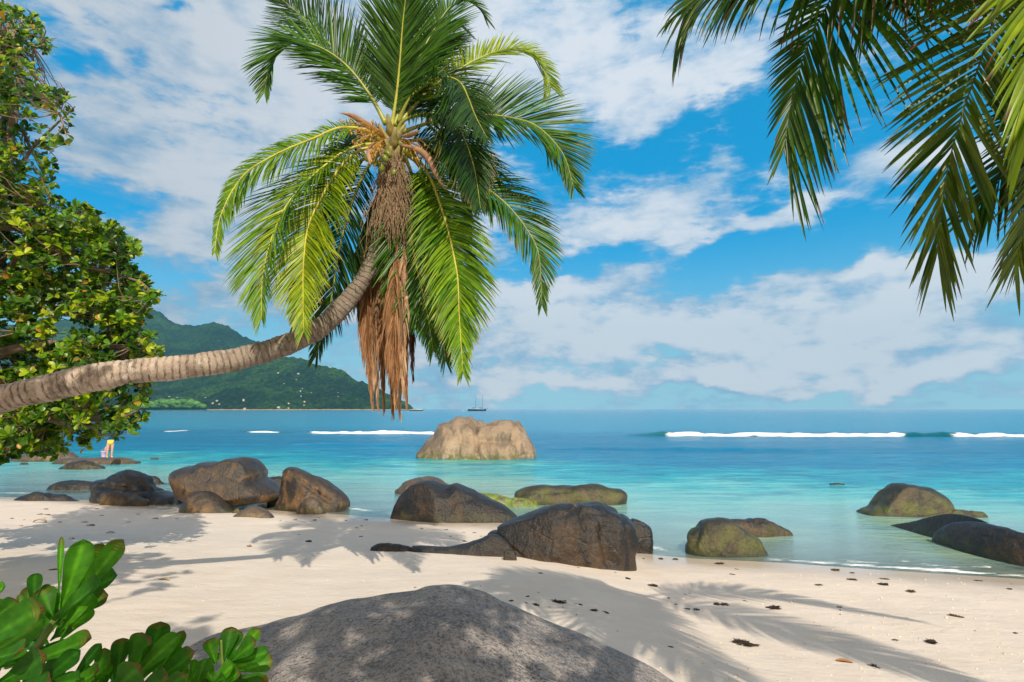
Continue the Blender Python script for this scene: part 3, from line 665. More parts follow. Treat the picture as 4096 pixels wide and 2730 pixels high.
# low bright trees along the far shore
def blobtrees():
    Vs, Fs, Cs = [], [], []; off = 0
    r_ = np.random.default_rng(5)
    bm_ = bmesh.new(); bmesh.ops.create_icosphere(bm_, subdivisions=2, radius=1.0)
    tv = np.array([v.co[:] for v in bm_.verts]); tf = np.array([[v.index for v in f.verts] for f in bm_.faces]); bm_.free()
    for k in range(260):
        x = r_.uniform(90, 620); y0 = 838 - 45 * smoothstep(100, 300, x) * (1 - smoothstep(520, 620, x)) * r_.random()
        px, py = ZH(x, y0 + 6); p = at(px, py, 2095 + r_.uniform(-12, 25)); p[2] = max(p[2], 3)
        rr = r_.uniform(5, 11)
        q = tv * rr * np.array([1.2, 1, .8]); q = q * (1 + 0.35 * fbm(tv * 2.2 + k, 3))[:, None] + p + [0, 0, rr * .4]
        Vs.append(q); Fs.append(tf + off); off += len(q)
        g = r_.uniform(.7, 1.4); Cs.append(np.tile(np.array([.09, .22, .03]) * g, (len(q), 1)))
    return np.vstack(Vs), np.vstack(Fs), np.vstack(Cs)
m_far, t, b = material('far foliage')
t.link(attr(t, 'Col', 'Color'), b.inputs['Base Color']); b.inputs['Roughness'].default_value = 0.9
t.link(t.bump(t.noise(pos(t), 0.4, 5, .7), 1.0, 2.5), b.inputs['Normal'])
v_, f_, c_ = blobtrees()
tag(mesh_obj('shore_wood', v_, f_, m_far, col=c_), 'light green wood along the far shore at the left', 'trees', None, 'stuff')
# houses
m_wallw = simple('white house wall', (0.55, 0.54, 0.50), 0.8); m_wally = simple('cream house wall', (0.72, 0.60, 0.38), 0.8)
m_roofr = simple('rusty roof', (0.30, 0.15, 0.10), 0.7); m_roofg = simple('grey roof', (0.45, 0.45, 0.46), 0.6); m_roofw = simple('pale roof', (0.48, 0.46, 0.43), 0.6)
m_win = simple('dark window', (0.03, 0.035, 0.04), 0.2)
def boxmesh(x0, x1, y0, y1, z0, z1):
    v = np.array([[x, y, z] for z in (z0, z1) for y in (y0, y1) for x in (x0, x1)], float)
    f = np.array([[0, 2, 3, 1], [4, 5, 7, 6], [0, 1, 5, 4], [1, 3, 7, 5], [3, 2, 6, 7], [2, 0, 4, 6]])
    return v, f
def house(px, py, wpx, hpx, label, wall=None, roof=None, group=None):
    p = hill_at(px, py); sc = p[1] / F; w = wpx * sc; h = hpx * sc; d = min(w * 0.7, 14)
    r = empty('house', p); tag(r, label, 'house', group)
    v, f = boxmesh(-w/2, w/2, -d/2, d/2, -6, h * 0.62)
    mesh_obj('wall', v + p, f, wall or m_wallw, r, smooth=False)
    e = 0.12 * w; z0 = h * 0.62 + 0.02
    rv = np.array([[-w/2-e, -d/2-e, z0], [w/2+e, -d/2-e, z0], [w/2+e, d/2+e, z0], [-w/2-e, d/2+e, z0], [-w*0.25, 0, h], [w*0.25, 0, h], [-w/2-e, -d/2-e, z0-.35], [w/2+e, -d/2-e, z0-.35], [w/2+e, d/2+e, z0-.35], [-w/2-e, d/2+e, z0-.35]])
    rf = [[0, 1, 5, 4], [1, 2, 5], [2, 3, 4, 5], [3, 0, 4], [6, 7, 1, 0], [7, 8, 2, 1], [8, 9, 3, 2], [9, 6, 0, 3], [9, 8, 7, 6]]
    mesh_obj('roof', rv + p, rf, roof or m_roofg, r, smooth=False)
    if wpx > 22:
        for q in (-0.28, 0, 0.28):
            v, f = boxmesh(q*w - w*0.07, q*w + w*0.07, -d/2 - 0.12, -d/2 + 0.05, h*0.15, h*0.45)
            mesh_obj('window', v + p, f, m_win, r, smooth=False)
H = [((270, 812), 16, 22, 'cream house with orange wall at the left end of the far shore', m_wally, m_roofg),
     ((930, 795), 16, 14, 'white square house alone above the shore road, left of the cream one', m_wallw, m_roofw),
     ((940, 856), 26, 12, 'long white building right on the far waterline', m_wallw, m_roofr),
     ((1205, 852), 26, 10, 'pale flat-roofed building on the waterline, middle of the far shore', m_wallw, m_roofw),
     ((1283, 820), 12, 9, 'pale green-roofed house above the waterline buildings', m_wally, m_roofw),
     ((1282, 851), 16, 7, 'low white house right of the flat-roofed waterline building', m_wallw, m_roofr),
     ((1408, 812), 16, 9, 'brown-roofed house low on the slope behind the dead fronds', m_wally, m_roofr),
     ((1404, 835), 12, 7, 'dark-roofed house just below the brown-roofed one', m_wally, m_roofr),
     ((722, 800), 20, 10, 'grey-roofed house among the trees above the shore', m_wallw, m_roofg),
     ((690, 815), 20, 8, 'reddish-roofed house beside the grey-roofed one', m_wally, m_roofr),
     ((740, 828), 14, 7, 'small white cottage just below the grey-roofed house', m_wallw, m_roofw),
     ((600, 850), 18, 8, 'low tan building at the edge of the light green wood', m_wally, m_roofr),
     ((632, 770), 12, 6, 'small white house high above the light green wood', m_wallw, m_roofw),
     ((1202, 577), 14, 8, 'white house highest left on the ridge slope', m_wallw, m_roofw),
     ((1360, 585), 22, 9, 'wide white house highest on the ridge slope', m_wallw, m_roofg),
     ((1342, 636), 12, 6, 'white house directly below the wide ridge house', m_wallw, m_roofw),
     ((1248, 664), 6, 8, 'narrow white house left of the mid-slope pair', m_wallw, m_roofw),
     ((1390, 697), 10, 5, 'white house of the mid-slope pair, upper one', m_wallw, m_roofw),
     ((1376, 718), 12, 6, 'white house of the mid-slope pair, lower one', m_wallw, m_roofg),
     ((1462, 731), 12, 5, 'white house right of the mid-slope pair', m_wallw, m_roofw),
     ((1380, 770), 10, 7, 'white house beneath the mid-slope pair', m_wallw, m_roofw),
     ((1670, 735), 8, 5, 'small white house on the slope nearest the headland point', m_wallw, m_roofw),
     ((1672, 762), 10, 5, 'white house under the one nearest the headland point', m_wallw, m_roofw),
     ((1945, 815), 10, 8, 'white house at the foot of the headland beside the dead fronds', m_wallw, m_roofw),
     ((350, 762), 14, 6, 'pale house above the left part of the light green wood', m_wallw, m_roofg),
     ((410, 770), 12, 5, 'small pale house above the middle of the light green wood', m_wallw, m_roofw)]
for (q, w, h, lb, wa, ro) in H: house(*ZH(*q), w * 0.51 * .8, h * 0.51 * .9, lb, wa, ro)

# ------------------------------------------------------------------ boats
m_hullb = simple('dark blue hull paint', (0.012, 0.03, 0.075), 0.3); m_hullw = simple('white hull paint', (0.75, 0.75, 0.72), 0.3)
m_hullg = simple('dark green hull paint', (0.015, 0.05, 0.045), 0.3); m_spar = simple('bluish spar', (0.06, 0.10, 0.16), 0.5); m_sparw = simple('pale spar', (0.6, 0.6, 0.6), 0.4)
def hull(L, Bm, H, n=24, sheer=0.8, bot=-0.8):
    P = []
    for i in range(n + 1):
        u = i / n; x = (u - 0.5) * L
        w = Bm / 2 * (1 - abs(2 * u - 1) ** 3.2) ** 0.7 if u > 0.5 else Bm / 2 * (0.72 + 0.28 * math.sin(u * math.pi))
        w = max(w, 0.05); zt_ = H + sheer * (2 * u - 0.9) ** 2
        ov = (u > 0.8) * (u - 0.8) * 5
        for (k, zz_) in ((1.0, zt_), (0.95, zt_ * 0.5), (0.8, 0.0), (0.25, bot)):
            P.append([x - ov * (1 - zz_ / zt_) * L * 0.05, w * k, zz_])
        for (k, zz_) in ((0.25, bot), (0.8, 0.0), (0.95, zt_ * 0.5), (1.0, zt_)):
            P.append([x - ov * (1 - zz_ / zt_) * L * 0.05, -w * k, zz_])
    P = np.array(P); fs = []
    for i in range(n):
        for j in range(8):
            a_ = i * 8 + j; b_ = i * 8 + (j + 1) % 8
            fs.append([a_, b_, b_ + 8, a_ + 8])
    fs = np.array(fs)
    caps = np.array([[0, 1, 6, 7], [1, 2, 5, 6], [2, 3, 4, 5]])
    return P, np.vstack([fs, caps[:, ::-1], caps + n * 8])
def boat(px, label, lengthpx, two, Y):
    p = np.array([(px - CX) / F * Y / math.cos(0) * 1.0, Y, 0.0]); sc = Y / F
    p[0] = at(px, HOR, Y)[0]
    L = lengthpx * sc
    r = empty('sailing_yacht', p); tag(r, label, 'boat')
    v, f = hull(L * 0.93, L * 0.2, L * 0.065); mesh_obj('hull', v + p, f, m_hullb if two else m_hullg, r)
    v, f = hull(L * 0.90, L * 0.185, L * 0.02); v[:, 2] += L * 0.067; mesh_obj('bulwark', v * [1, 1, 1] + p, f, m_hullw if not two else m_hullb, r)
    v, f = boxmesh(-L*.22, L*.12, -L*.06, L*.06, L*.07, L*.115); mesh_obj('deckhouse', v + p, f, m_hullw, r, smooth=False)
    v, f = boxmesh(-L*.20, L*.10, -L*.0615, L*.0615, L*.085, L*.102); mesh_obj('cabin_windows', v + p, f, m_win, r, smooth=False)
    v, f = boxmesh(-L*.27, -L*.12, -L*.05, L*.05, L*.135, L*.145); mesh_obj('awning', v + p, f, m_hullb if two else m_hullw, r, smooth=False)
    v, f = tube([[L*.42, 0, L*.11], [L*.55, 0, L*.14]], L*.008); mesh_obj('bowsprit', v + p, f, m_spar, r)
    ms = m_spar if two else m_sparw
    for mx_, mh in (((-L*.08, .76), (L*.26, .77)) if two else ((-L*.17, .50), (L*.17, 1.10))):
        rad = L * (0.0075 if two else 0.0035)
        v, f = tube([[mx_, 0, L*.07], [mx_, 0, L*mh]], [rad, rad * .7], 8); m_ = mesh_obj('mast', v + p, f, ms, r)
        v, f = tube([[mx_, 0, L*.16], [mx_ - L*.2, 0, L*.15]], rad * (1.8 if two else 1), 6); mesh_obj('boom', v + p, f, ms, r)
    top = L * (.77 if two else 1.10); mx_ = L * (.26 if two else .17)
    v, f, _ = merge([tube([[mx_, 0, top], [L*.54, 0, L*.14]], L*.0013, 4), tube([[mx_, 0, top], [-L*.45, 0, L*.1]], L*.0008, 4), tube([[mx_, 0, top*.75], [L*.42, 0, L*.12]], L*.001, 4)]); mesh_obj('rigging', v + p, f, ms, r)
    return p
boat(1909, 'dark blue two-masted schooner anchored in open water right of headland', 80, True, 1060)
boat(1667, 'white-topped yacht with dark waterline anchored at the headland tip', 58, False, 1120)
r = empty('dinghy', (at(1852, HOR, 1055)[0], 1055, 0)); tag(r, 'tiny pale dinghy floating behind the blue schooner', 'boat')
v, f = hull(4, 1.6, 0.5, 10, .2, -.2); mesh_obj('hull', v + np.array(r.location), f, m_hullw, r)
v, f = boxmesh(-1.9, -1.5, -.3, .3, .3, 1.0); mesh_obj('outboard_motor', v + np.array(r.location), f, m_win, r, smooth=False)

# ------------------------------------------------------------------ leaf material
def leaf_mat(name, trans=0.4, rough=0.4, spec=0.5, tint=(1.3, 1.5, 0.5), bumps=False):
    m, t, b = material(name)
    c = attr(t, 'Col', 'Color')
    nn_ = t.noise(pos(t), 6 if not bumps else 30, 4, 0.6)
    k = t.mapr(nn_, 0.3, 0.7, 0.8, 1.2)
    sc_ = t.new('ShaderNodeVectorMath', operation='SCALE'); t.link(c, sc_.inputs[0]); t.link(k, sc_.inputs['Scale'])
    t.link(sc_.outputs[0], b.inputs['Base Color']); b.inputs['Roughness'].default_value = rough; b.inputs['Specular IOR Level'].default_value = spec
    tl = t.new('ShaderNodeBsdfTranslucent'); t.link(t.mix(1.0, sc_.outputs[0], tint, 'MULTIPLY'), tl.inputs[0])
    mx_ = t.new('ShaderNodeMixShader'); mx_.inputs[0].default_value = trans
    t.link(b.outputs[0], mx_.inputs[1]); t.link(tl.outputs[0], mx_.inputs[2]); t.link(mx_.outputs[0], m.node_tree.nodes['Material Output'].inputs[0])
    return m
M['frond'] = leaf_mat('palm leaflet', 0.30, 0.36, 0.4)
M['leaf'] = leaf_mat('broad tree leaf', 0.30, 0.36, 0.42)
M['shrub'] = leaf_mat('shrub leaf', 0.36, 0.55, 0.28, bumps=True)
M['dead'] = leaf_mat('dry palm leaflet', 0.2, 0.75, 0.15, tint=(1.2, 1, .8))
M['rachis'] = leaf_mat('palm midrib', 0.0, 0.4, 0.5)
m_bark, t, b = material('palm bark')
ul = attr(t, 'along'); P = pos(t)
rg = t.math('ADD', t.math('MULTIPLY', ul, 14.0), t.math('MULTIPLY', t.noise(P, 3.5, 5, 0.7), 1.5))
saw = t.math('FRACT', rg)
groove = t.math('SUBTRACT', 1.0, t.mapr(t.math('ABSOLUTE', t.math('SUBTRACT', saw, 0.5)), 0.30, 0.5))
brk = t.mapr(t.noise(P, 9, 5, 0.7), 0.46, 0.60)
fn = t.noise(P, 24, 6, 0.7)
c = t.ramp(t.noise(P, 5, 6, 0.65), [(0.3, (0.20, 0.15, 0.12)), (0.5, (0.42, 0.34, 0.275)), (0.72, (0.58, 0.49, 0.41))])
c = t.mix(t.mapr(fn, 0.55, 0.72, 0, 0.6), c, (0.09, 0.062, 0.045))
c = t.mix(t.math('MULTIPLY', t.math('SUBTRACT', 1.0, groove), t.mapr(brk, 0, 1, 0.0, 0.8)), c, (0.06, 0.042, 0.03))
blot = t.mapr(t.noise(t.mapping(P, sc=(1, 1, .6)), 3.2, 6, .7), .56, .66)
c = t.mix(t.math('MULTIPLY', blot, .65), c, (0.055, 0.04, 0.03))
c = t.mix(t.mapr(t.noise(P, 6, 6, .75), .58, .64, 0, .6), c, (0.62, 0.58, 0.52))
up_ = t.mapr(ul, 5.2, 6.6, 0.0, 0.7)
c = t.mix(up_, c, t.mix(t.mapr(fn, 0.4, 0.6), (0.10, 0.08, 0.065), (0.19, 0.155, 0.125)))
t.link(c, b.inputs['Base Color']); b.inputs['Roughness'].default_value = 0.85
vb = t.noise(t.mapping(P, sc=(1, 1, 1)), 18, 6, 0.7)
h = t.math('ADD', t.math('MULTIPLY', groove, 0.8), t.math('MULTIPLY', vb, 0.9))
t.link(t.bump(h, 0.9, 0.02), b.inputs['Normal'])
M['bark'] = m_bark
M['wood'] = simple('twig bark', (0.26, 0.19, 0.13), 0.8, scale=12, var=0.35, bump=0.5)
M['wooddark'] = simple('limb bark', (0.16, 0.12, 0.085), 0.85, scale=6, var=0.35, bump=0.7)

# ------------------------------------------------------------------ palm fronds
def leaflets(P, T, side, face, Lmax, n, a0=68, a1=22, fold=0.25, droop=0.5, width=0.024, s0=0.12, seed=0, cols=((.05, .11, .015), (.13, .22, .02)), nseg=6, bend=0.0, prof=None, asym=(1, 1), tipcol=None, ragged=0.12, jit=0.10, taper=0.72):
    r_ = np.random.default_rng(seed)
    m = len(P); S = np.linspace(0, 1, m)
    out = []
    for sg in (-1, 1):
        s = np.linspace(s0, 0.995, n) + r_.uniform(-.3, .3, n) / n
        s = np.clip(s, 0, 1)
        p = np.stack([np.interp(s, S, P[:, k]) for k in range(3)], 1)
        tt = nrm(np.stack([np.interp(s, S, T[:, k]) for k in range(3)], 1))
        N = face - (tt * face).sum(1, keepdims=True) * tt if np.ndim(face) == 1 else np.stack([np.interp(s, S, face[:, k]) for k in range(3)], 1)
        N = nrm(N); B = nrm(np.cross(tt, N)) * sg
        sl = np.clip((s - s0) / (1 - s0), 0, 1)
        L = Lmax * (0.55 + 0.45 * smoothstep(0, .3, sl)) * (1 - taper * smoothstep(.45, 1.0, sl)) * asym[0 if sg < 0 else 1]
        L = L * 1.24 * (1 - ragged * r_.random(n))
        ang = np.radians(a0 + (a1 - a0) * sl ** 0.9 + r_.normal(0, 3.5, n))
        fv = fold + r_.normal(0, jit, n)
        d = np.cos(ang)[:, None] * tt + np.sin(ang)[:, None] * (B * np.cos(fv)[:, None] + N * np.sin(fv)[:, None])
        d = nrm(d)
        w = nrm(tt - (tt * d).sum(1, keepdims=True) * d)
        tw = r_.normal(0, .35, n)
        nn2 = nrm(np.cross(d, w))
        w = nrm(w * np.cos(tw)[:, None] + nn2 * np.sin(tw)[:, None])
        u = np.linspace(0, 1, nseg)
        dr = droop * (0.7 + 0.6 * r_.random(n))
        G = np.array([0, 0, -1.0])
        # curve: integrate direction bending towards gravity
        pts = np.zeros((n, nseg, 3)); pts[:, 0] = p
        cur = d.copy()
        for k in range(1, nseg):
            f = dr * (u[k]) * 0.24 * 5 / (nseg - 1) 
            cur = nrm(cur + G[None] * f[:, None])
            pts[:, k] = pts[:, k - 1] + cur * (L / (nseg - 1))[:, None]
        wp = np.interp(u, [0, .12, .45, .8, 1], [.45, .9, 1, .6, .06])
        dirs = nrm(np.gradient(pts, axis=1))
        ww = w[:, None] - (w[:, None] * dirs).sum(-1, keepdims=True) * dirs; ww = nrm(ww)
        nn_ = np.cross(dirs, ww)
        wid = width * (0.6 + 0.4 * L / Lmax)
        hw_ = wid[:, None, None] * wp[None, :, None] * 0.5
        A = pts - ww * hw_ ; Bc = pts + nn_ * hw_ * 0.45; C_ = pts + ww * hw_
        V = np.stack([A, Bc, C_], 2).reshape(-1, 3)
        base = (np.arange(n) * nseg * 3)[:, None, None]; kk = (np.arange(nseg - 1) * 3)[None, :, None]; q = np.arange(2)[None, None, :]
        a_ = base + kk + q
        Fq = np.stack([a_, a_ + 1, a_ + 4, a_ + 3], -1).reshape(-1, 4)
        mixv = np.clip(r_.normal(.45, .3, n), 0, 1)
        c = np.array(cols[0])[None] * (1 - mixv[:, None]) + np.array(cols[1])[None] * mixv[:, None]
        c = np.repeat(c[:, None], nseg, 1)
        if tipcol is not None:
            k_ = (u[None, :] > (0.80 + 0.35 * r_.random(n))[:, None]).astype(float)[..., None]
            c = c * (1 - k_) + np.array(tipcol)[None, None] * k_
        c = np.repeat(c[:, :, None], 3, 2).reshape(-1, 3)
        out.append((V, Fq, c))
    return merge(out)
def frond(parent, pts, face, Lmax, n=80, rad=0.022, rcol=(.30, .32, .05), label=None, mat='frond', seed=0, **kw):
    P, L = catmull(pts, 60)
    T = nrm(np.gradient(P, axis=0))
    V, Fq, c = leaflets(P, T, None, np.array(face, float), Lmax, int(n * 1.8), seed=seed, **kw)
    o = mesh_obj('frond', V, Fq, M[mat], parent, col=c)
    rr = rad * np.interp(np.linspace(0, 1, 60), [0, .08, .3, 1], [1.9, 1.2, .8, .12])
    v, f = tube(P, rr, 6, ref=(0.3, -1, 0.2))
    cc = np.tile(np.array(rcol), (len(v), 1))
    mesh_obj('midrib', v, f, M['rachis'] if mat != 'dead' else M['dead'], o, col=cc)
    if label: o['label'] = label
    return o

def trunk_mesh(name, ctl, parent, mat, sides=28, n=420, ring=0.06, amp=0.012):
    P, L = catmull(ctl, n)
    C3 = P[:, :3]; rad = P[:, 3]
    s = np.linspace(0, L, n)
    V, Fq = tube(C3, rad, sides, cap=True)
    ang = np.tile(np.arange(sides) * 2 * np.pi / sides, n)
    ss = np.repeat(s, sides)
    cen = np.repeat(C3, sides, 0)
    N = nrm(V[:n * sides] - cen)
    ph = ss / ring * 1.0 + 0.9 * fbm(np.stack([np.cos(ang) * 1.2, np.sin(ang) * 1.2, ss * 2.0], 1), 3)
    saw = ph - np.floor(ph)
    dsp = amp * (0.5 - saw) + amp * 1.2 * fbm(V[:n * sides] * 5, 3) + rad.repeat(sides) * 0.22 * fbm(V[:n * sides] * 2.6 + 4, 3)
    V[:n * sides] += N * dsp[:, None]
    al = np.r_[ss, [0, L]]
    return mesh_obj(name, V, Fq, mat, parent, attrs={'along': al})

# ---- the leaning palm
pal = empty('palm_tree', (-7.6, 5.2, float(ground(-7.6, 5.2)))); tag(pal, 'coconut palm leaning out over the beach with a long curved trunk', 'palm tree')
ct = []
for (x, y, w, Y) in [(0, 918, 34, 6.15), (100, 893, 33, 6.2), (200, 869, 32, 6.28), (300, 853, 30.5, 6.4), (400, 845, 29, 6.55), (500, 834, 27.5, 6.75), (600, 812, 25.5, 6.98), (680, 783, 23.5, 7.15), (740, 750, 22, 7.25), (790, 702, 20.5, 7.35), (830, 650, 19.5, 7.4), (856, 600, 19, 7.45), (872, 550, 18.5, 7.5), (882, 500, 18.5, 7.5), (886, 450, 20, 7.5), (889, 400, 22, 7.5), (893, 350, 20, 7.5), (900, 310, 12, 7.5)]:
    q = at(x * K, y * K, Y); ct.append([*q, w / 1307 * Y * 0.97])
ct = [[-7.6, 5.2, float(ground(-7.6, 5.2)) - .3, .30], [-7.55, 5.3, 1.9, .25], [-7.1, 5.7, 2.6, .21], [-6.2, 6.0, 3.1, .19]] + ct
trunk_mesh('trunk', ct, pal, M['bark'])
CRY = 7.5
def zpts(zf, lst, y0, y1, e=1.3):
    n = len(lst); o = []
    seg = [0] + [math.hypot(lst[k + 1][0] - lst[k][0], lst[k + 1][1] - lst[k][1]) for k in range(n - 1)]
    s = np.cumsum(seg); s = s / s[-1]
    for (x, y), q in zip(lst, s):
        o.append(at(*zf(x, y), y0 + (y1 - y0) * q ** e))
    return np.array(o)
g1 = ((.016, .070, .005), (.085, .22, .009)); g2 = ((.045, .15, .006), (.25, .40, .012)); gd = ((.008, .038, .004), (.032, .105, .007)); gy = ((.12, .24, .009), (.40, .46, .018))
TIP = (.35, .24, .08)
FR = [ # zoomfn, points, y-end, face, Lmax, kwargs
 (Z1, [(1060,700),(930,490),(790,310),(640,150),(480,10),(400,-40)], 8.3, (-.5,-.6,.6), .80, dict(cols=gd, droop=.15, a0=60, asym=(1,.9))),
 (Z1, [(1060,710),(980,560),(850,390),(720,290),(600,245),(520,252),(440,310),(390,400),(368,530)], 7.1, (-.1,-.75,.65), .72, dict(cols=g1, droop=.35)),
 (Z1, [(1090,740),(1120,550),(1140,350),(1155,150),(1172,0),(1195,-170)], 7.0, (0,-1,.1), .74, dict(cols=g1, droop=.05, a0=58, rcol=(.42,.42,.07))),
 (Z1, [(1110,720),(1180,500),(1290,250),(1380,100),(1440,30),(1520,8),(1590,50),(1630,110)], 7.9, (.1,-.6,.8), .70, dict(cols=g1, droop=.4)),
 (Z1, [(1130,700),(1230,430),(1330,270),(1420,220),(1480,290),(1505,390)], 8.7, (.2,-.7,.6), .65, dict(cols=g1, droop=.3)),
 (Z1, [(1150,690),(1300,520),(1440,420),(1600,330),(1760,285),(1880,310),(1960,390),(2002,505)], 7.9, (0,-.8,.6), .50, dict(cols=gy, droop=.35, rcol=(.4,.4,.08), asym=(.75,1), a0=70, a1=35, taper=.35)),
 (Z1, [(1130,700),(1180,590),(1250,510),(1350,450),(1430,445),(1490,480),(1530,560),(1565,650),(1600,720),(1640,790)], 6.4, (.1,-.7,.7), .78, dict(cols=gd, droop=.7, asym=(.6,1))),
 (Z1, [(1120,790),(1150,700),(1240,660),(1350,650),(1450,690),(1510,800),(1555,930),(1580,1050),(1600,1190)], 6.5, (.3,-.7,.7), .80, dict(cols=gd, droop=.9, tipcol=TIP, asym=(.6,1))),
 (Z1, [(1140,760),(1300,705),(1500,668),(1640,658),(1780,675),(1900,710),(2000,790),(2080,900),(2132,1070)], 7.1, (.05,-.85,.5), .80, dict(cols=g1, droop=.25, n=95, a0=72)),
 (Z1, [(1130,810),(1300,880),(1450,960),(1600,1050),(1740,1160),(1850,1290),(1930,1450),(1950,1740)], 7.3, (.2,-.8,.5), .62, dict(cols=g1, droop=.6, tipcol=TIP)),
 (Z1, [(1040,800),(950,745),(800,730),(650,790),(500,850),(380,910),(270,980),(190,1080),(130,1200),(100,1300),(85,1440)], 6.9, (-.1,-.85,.5), .58, dict(cols=g2, droop=.9, rcol=(.5,.45,.06), n=105, asym=(1,.45), a0=75, a1=30)),
 (Z1, [(1040,830),(920,830),(800,880),(650,1000),(530,1120),(450,1260),(390,1420),(355,1600),(350,1820)], 6.3, (-.5,-.75,.45), .78, dict(cols=g2, droop=.35, rcol=(.5,.45,.06), n=95)),
 (Z1, [(1050,850),(940,850),(850,900),(760,1010),(670,1170),(615,1300),(590,1500),(588,1700),(592,1890)], 6.1, (-.2,-.9,.3), .72, dict(cols=gy, droop=.55, rcol=(.5,.45,.06), n=95, tipcol=TIP)),
 (Z1, [(1150,850),(1250,920),(1320,1030),(1370,1170),(1410,1300),(1445,1450),(1470,1600),(1478,1800),(1500,2130)], 6.2, (.1,-1,.25), .66, dict(cols=g2, droop=.7, jit=.25, rcol=(.45,.42,.06), n=110, tipcol=TIP)),
 (Z1, [(1080,860),(900,930),(760,1100),(640,1350),(570,1600),(540,1860)], 8.8, (-.3,-.7,.3), .70, dict(cols=gd, droop=.3)),
 (Z1, [(1150,860),(1210,1000),(1260,1200),(1320,1500),(1370,1800),(1400,2060)], 7.9, (.2,-.8,.3), .75, dict(cols=g1, droop=.5, n=90)),
 (Z1, [(1150,860),(1250,950),(1330,1150),(1400,1450),(1450,1750),(1440,1980)], 8.6, (.4,-.7,.3), .70, dict(cols=gd, droop=.4)),
 (Z1, [(1170,860),(1350,890),(1450,970),(1500,1100),(1515,1250)], 8.3, (.3,-.6,.6), .66, dict(cols=gd, droop=.7)),
 (Z1, [(1060,840),(960,950),(870,1150),(800,1400),(740,1750),(660,2040)], 7.7, (-.2,-.8,.3), .70, dict(cols=gd, droop=.55, n=85)),
 (Z1, [(1120,760),(1200,640),(1330,560),(1480,560),(1620,640),(1700,760)], 8.4, (.1,-.7,.6), .72, dict(cols=gd, droop=.6)),
 (Z1, [(1100,720),(1170,520),(1250,330),(1350,180),(1450,130),(1530,190)], 8.9, (.1,-.7,.6), .70, dict(cols=gd, droop=.3)),
 (Z1, [(1130,820),(1260,800),(1400,830),(1520,920),(1600,1040),(1640,1160)], 7.6, (.2,-.7,.6), .70, dict(cols=g1, droop=.8, tipcol=TIP)),
 (Z1, [(1070,820),(930,800),(820,850),(740,960),(690,1100)], 8.2, (-.2,-.7,.5), .60, dict(cols=gd, droop=.8)),
 (Z1, [(1120,850),(1160,950),(1180,1150),(1220,1450),(1290,1760),(1330,2000)], 7.4, (.1,-.9,.3), .70, dict(cols=g1, droop=.6, n=85)),
]
for k, (zf, lst, ye, face, Lm, kw) in enumerate(FR):
    kw = dict(kw); n = kw.pop('n', 82)
    frond(pal, zpts(zf, lst, CRY, ye), face, Lm, n=n, seed=100 + k, **kw)
# dead hanging fronds
DD = [([(1075,960),(1020,1150),(975,1400),(955,1600),(950,1850),(965,2080),(985,2300)], 7.8, 0), ([(1085,960),(1050,1200),(1020,1450),(1000,1700),(1000,1950),(1015,2310)], 7.9, 2),
      ([(1100,980),(1075,1250),(1060,1500),(1045,1750),(1040,2000),(1050,2330)], 7.85, 3), ([(1110,990),(1110,1250),(1095,1500),(1085,1750),(1090,2000),(1100,2350)], 7.75, 0),
      ([(1120,990),(1140,1200),(1140,1450),(1125,1700),(1130,1950),(1140,2360)], 7.6, 2), ([(1125,980),(1150,1250),(1165,1500),(1160,1750),(1165,1950),(1180,2300)], 7.7, 3),
      ([(1065,960),(1000,1150),(945,1350),(920,1500),(915,1700),(925,1960)], 8.0, 7), ([(1130,980),(1170,1200),(1200,1450),(1200,1700),(1205,1900),(1215,2160)], 8.0, 1), ([(1090,980),(1040,1250),(990,1400),(975,1650),(985,1900),(995,2160)], 8.1, 4),
      ([(1130,970),(1140,1150),(1125,1400),(1105,1650),(1105,1950),(1115,2290)], 7.15, 0), ([(1140,970),(1170,1150),(1165,1400),(1150,1650),(1150,1900),(1165,2240)], 7.2, 5)]
for (lst, ye, k) in DD:
    cl = [((.20,.10,.05),(.50,.28,.14)), ((.08,.045,.03),(.28,.14,.075)), ((.42,.27,.16),(.66,.47,.30))][k % 3]
    frond(pal, zpts(Z1, lst, 7.6, ye, .6), (0.8 * math.sin(k * 2.1), -1, .1), [.50, .40, .56, .44][k % 4], n=80, seed=300 + k, mat='dead', cols=cl, droop=4.0, a0=38, a1=12, width=.022, rcol=(.30, .16, .08), s0=(.40 if ye < 7.3 else .16), ragged=.5, jit=.5, label='dry brown frond hanging straight down' )
# crown details
m_fib = simple('palm fibre sheath', (0.30, 0.21, 0.13), 0.9, scale=40, var=0.5, bump=1.0)
m_spathe = simple('woody flower spathe', (0.33, 0.19, 0.11), 0.7, scale=10, var=0.25)
m_coco = simple('green coconut husk', (0.16, 0.20, 0.025), 0.35, scale=14, var=0.25)
m_flow = simple('orange flower strand', (0.40, 0.22, 0.03), 0.6, scale=20, var=0.3)
def ellips(c, r, ax, mat, name, parent, sq=0.0, seed=0, nu=20, nv=14):
    th = np.linspace(0, np.pi, nv); ph = np.linspace(0, 2 * np.pi, nu, endpoint=False)
    T_, P_ = np.meshgrid(th, ph, indexing='ij')
    v = np.stack([r[0] * np.sin(T_) * np.cos(P_) * (1 + sq * np.cos(3 * P_)), r[1] * np.sin(T_) * np.sin(P_) * (1 + sq * np.cos(3 * P_)), r[2] * np.cos(T_)], -1).reshape(-1, 3)
    q = Vector(ax).to_track_quat('Z', 'Y').to_matrix(); v = v @ np.array(q).T + c
    i, j = np.meshgrid(np.arange(nv - 1), np.arange(nu), indexing='ij'); a = i * nu + j; b_ = i * nu + (j + 1) % nu
    return mesh_obj(name, v, np.stack([a, a + nu, b_ + nu, b_], -1).reshape(-1, 4), mat, parent)
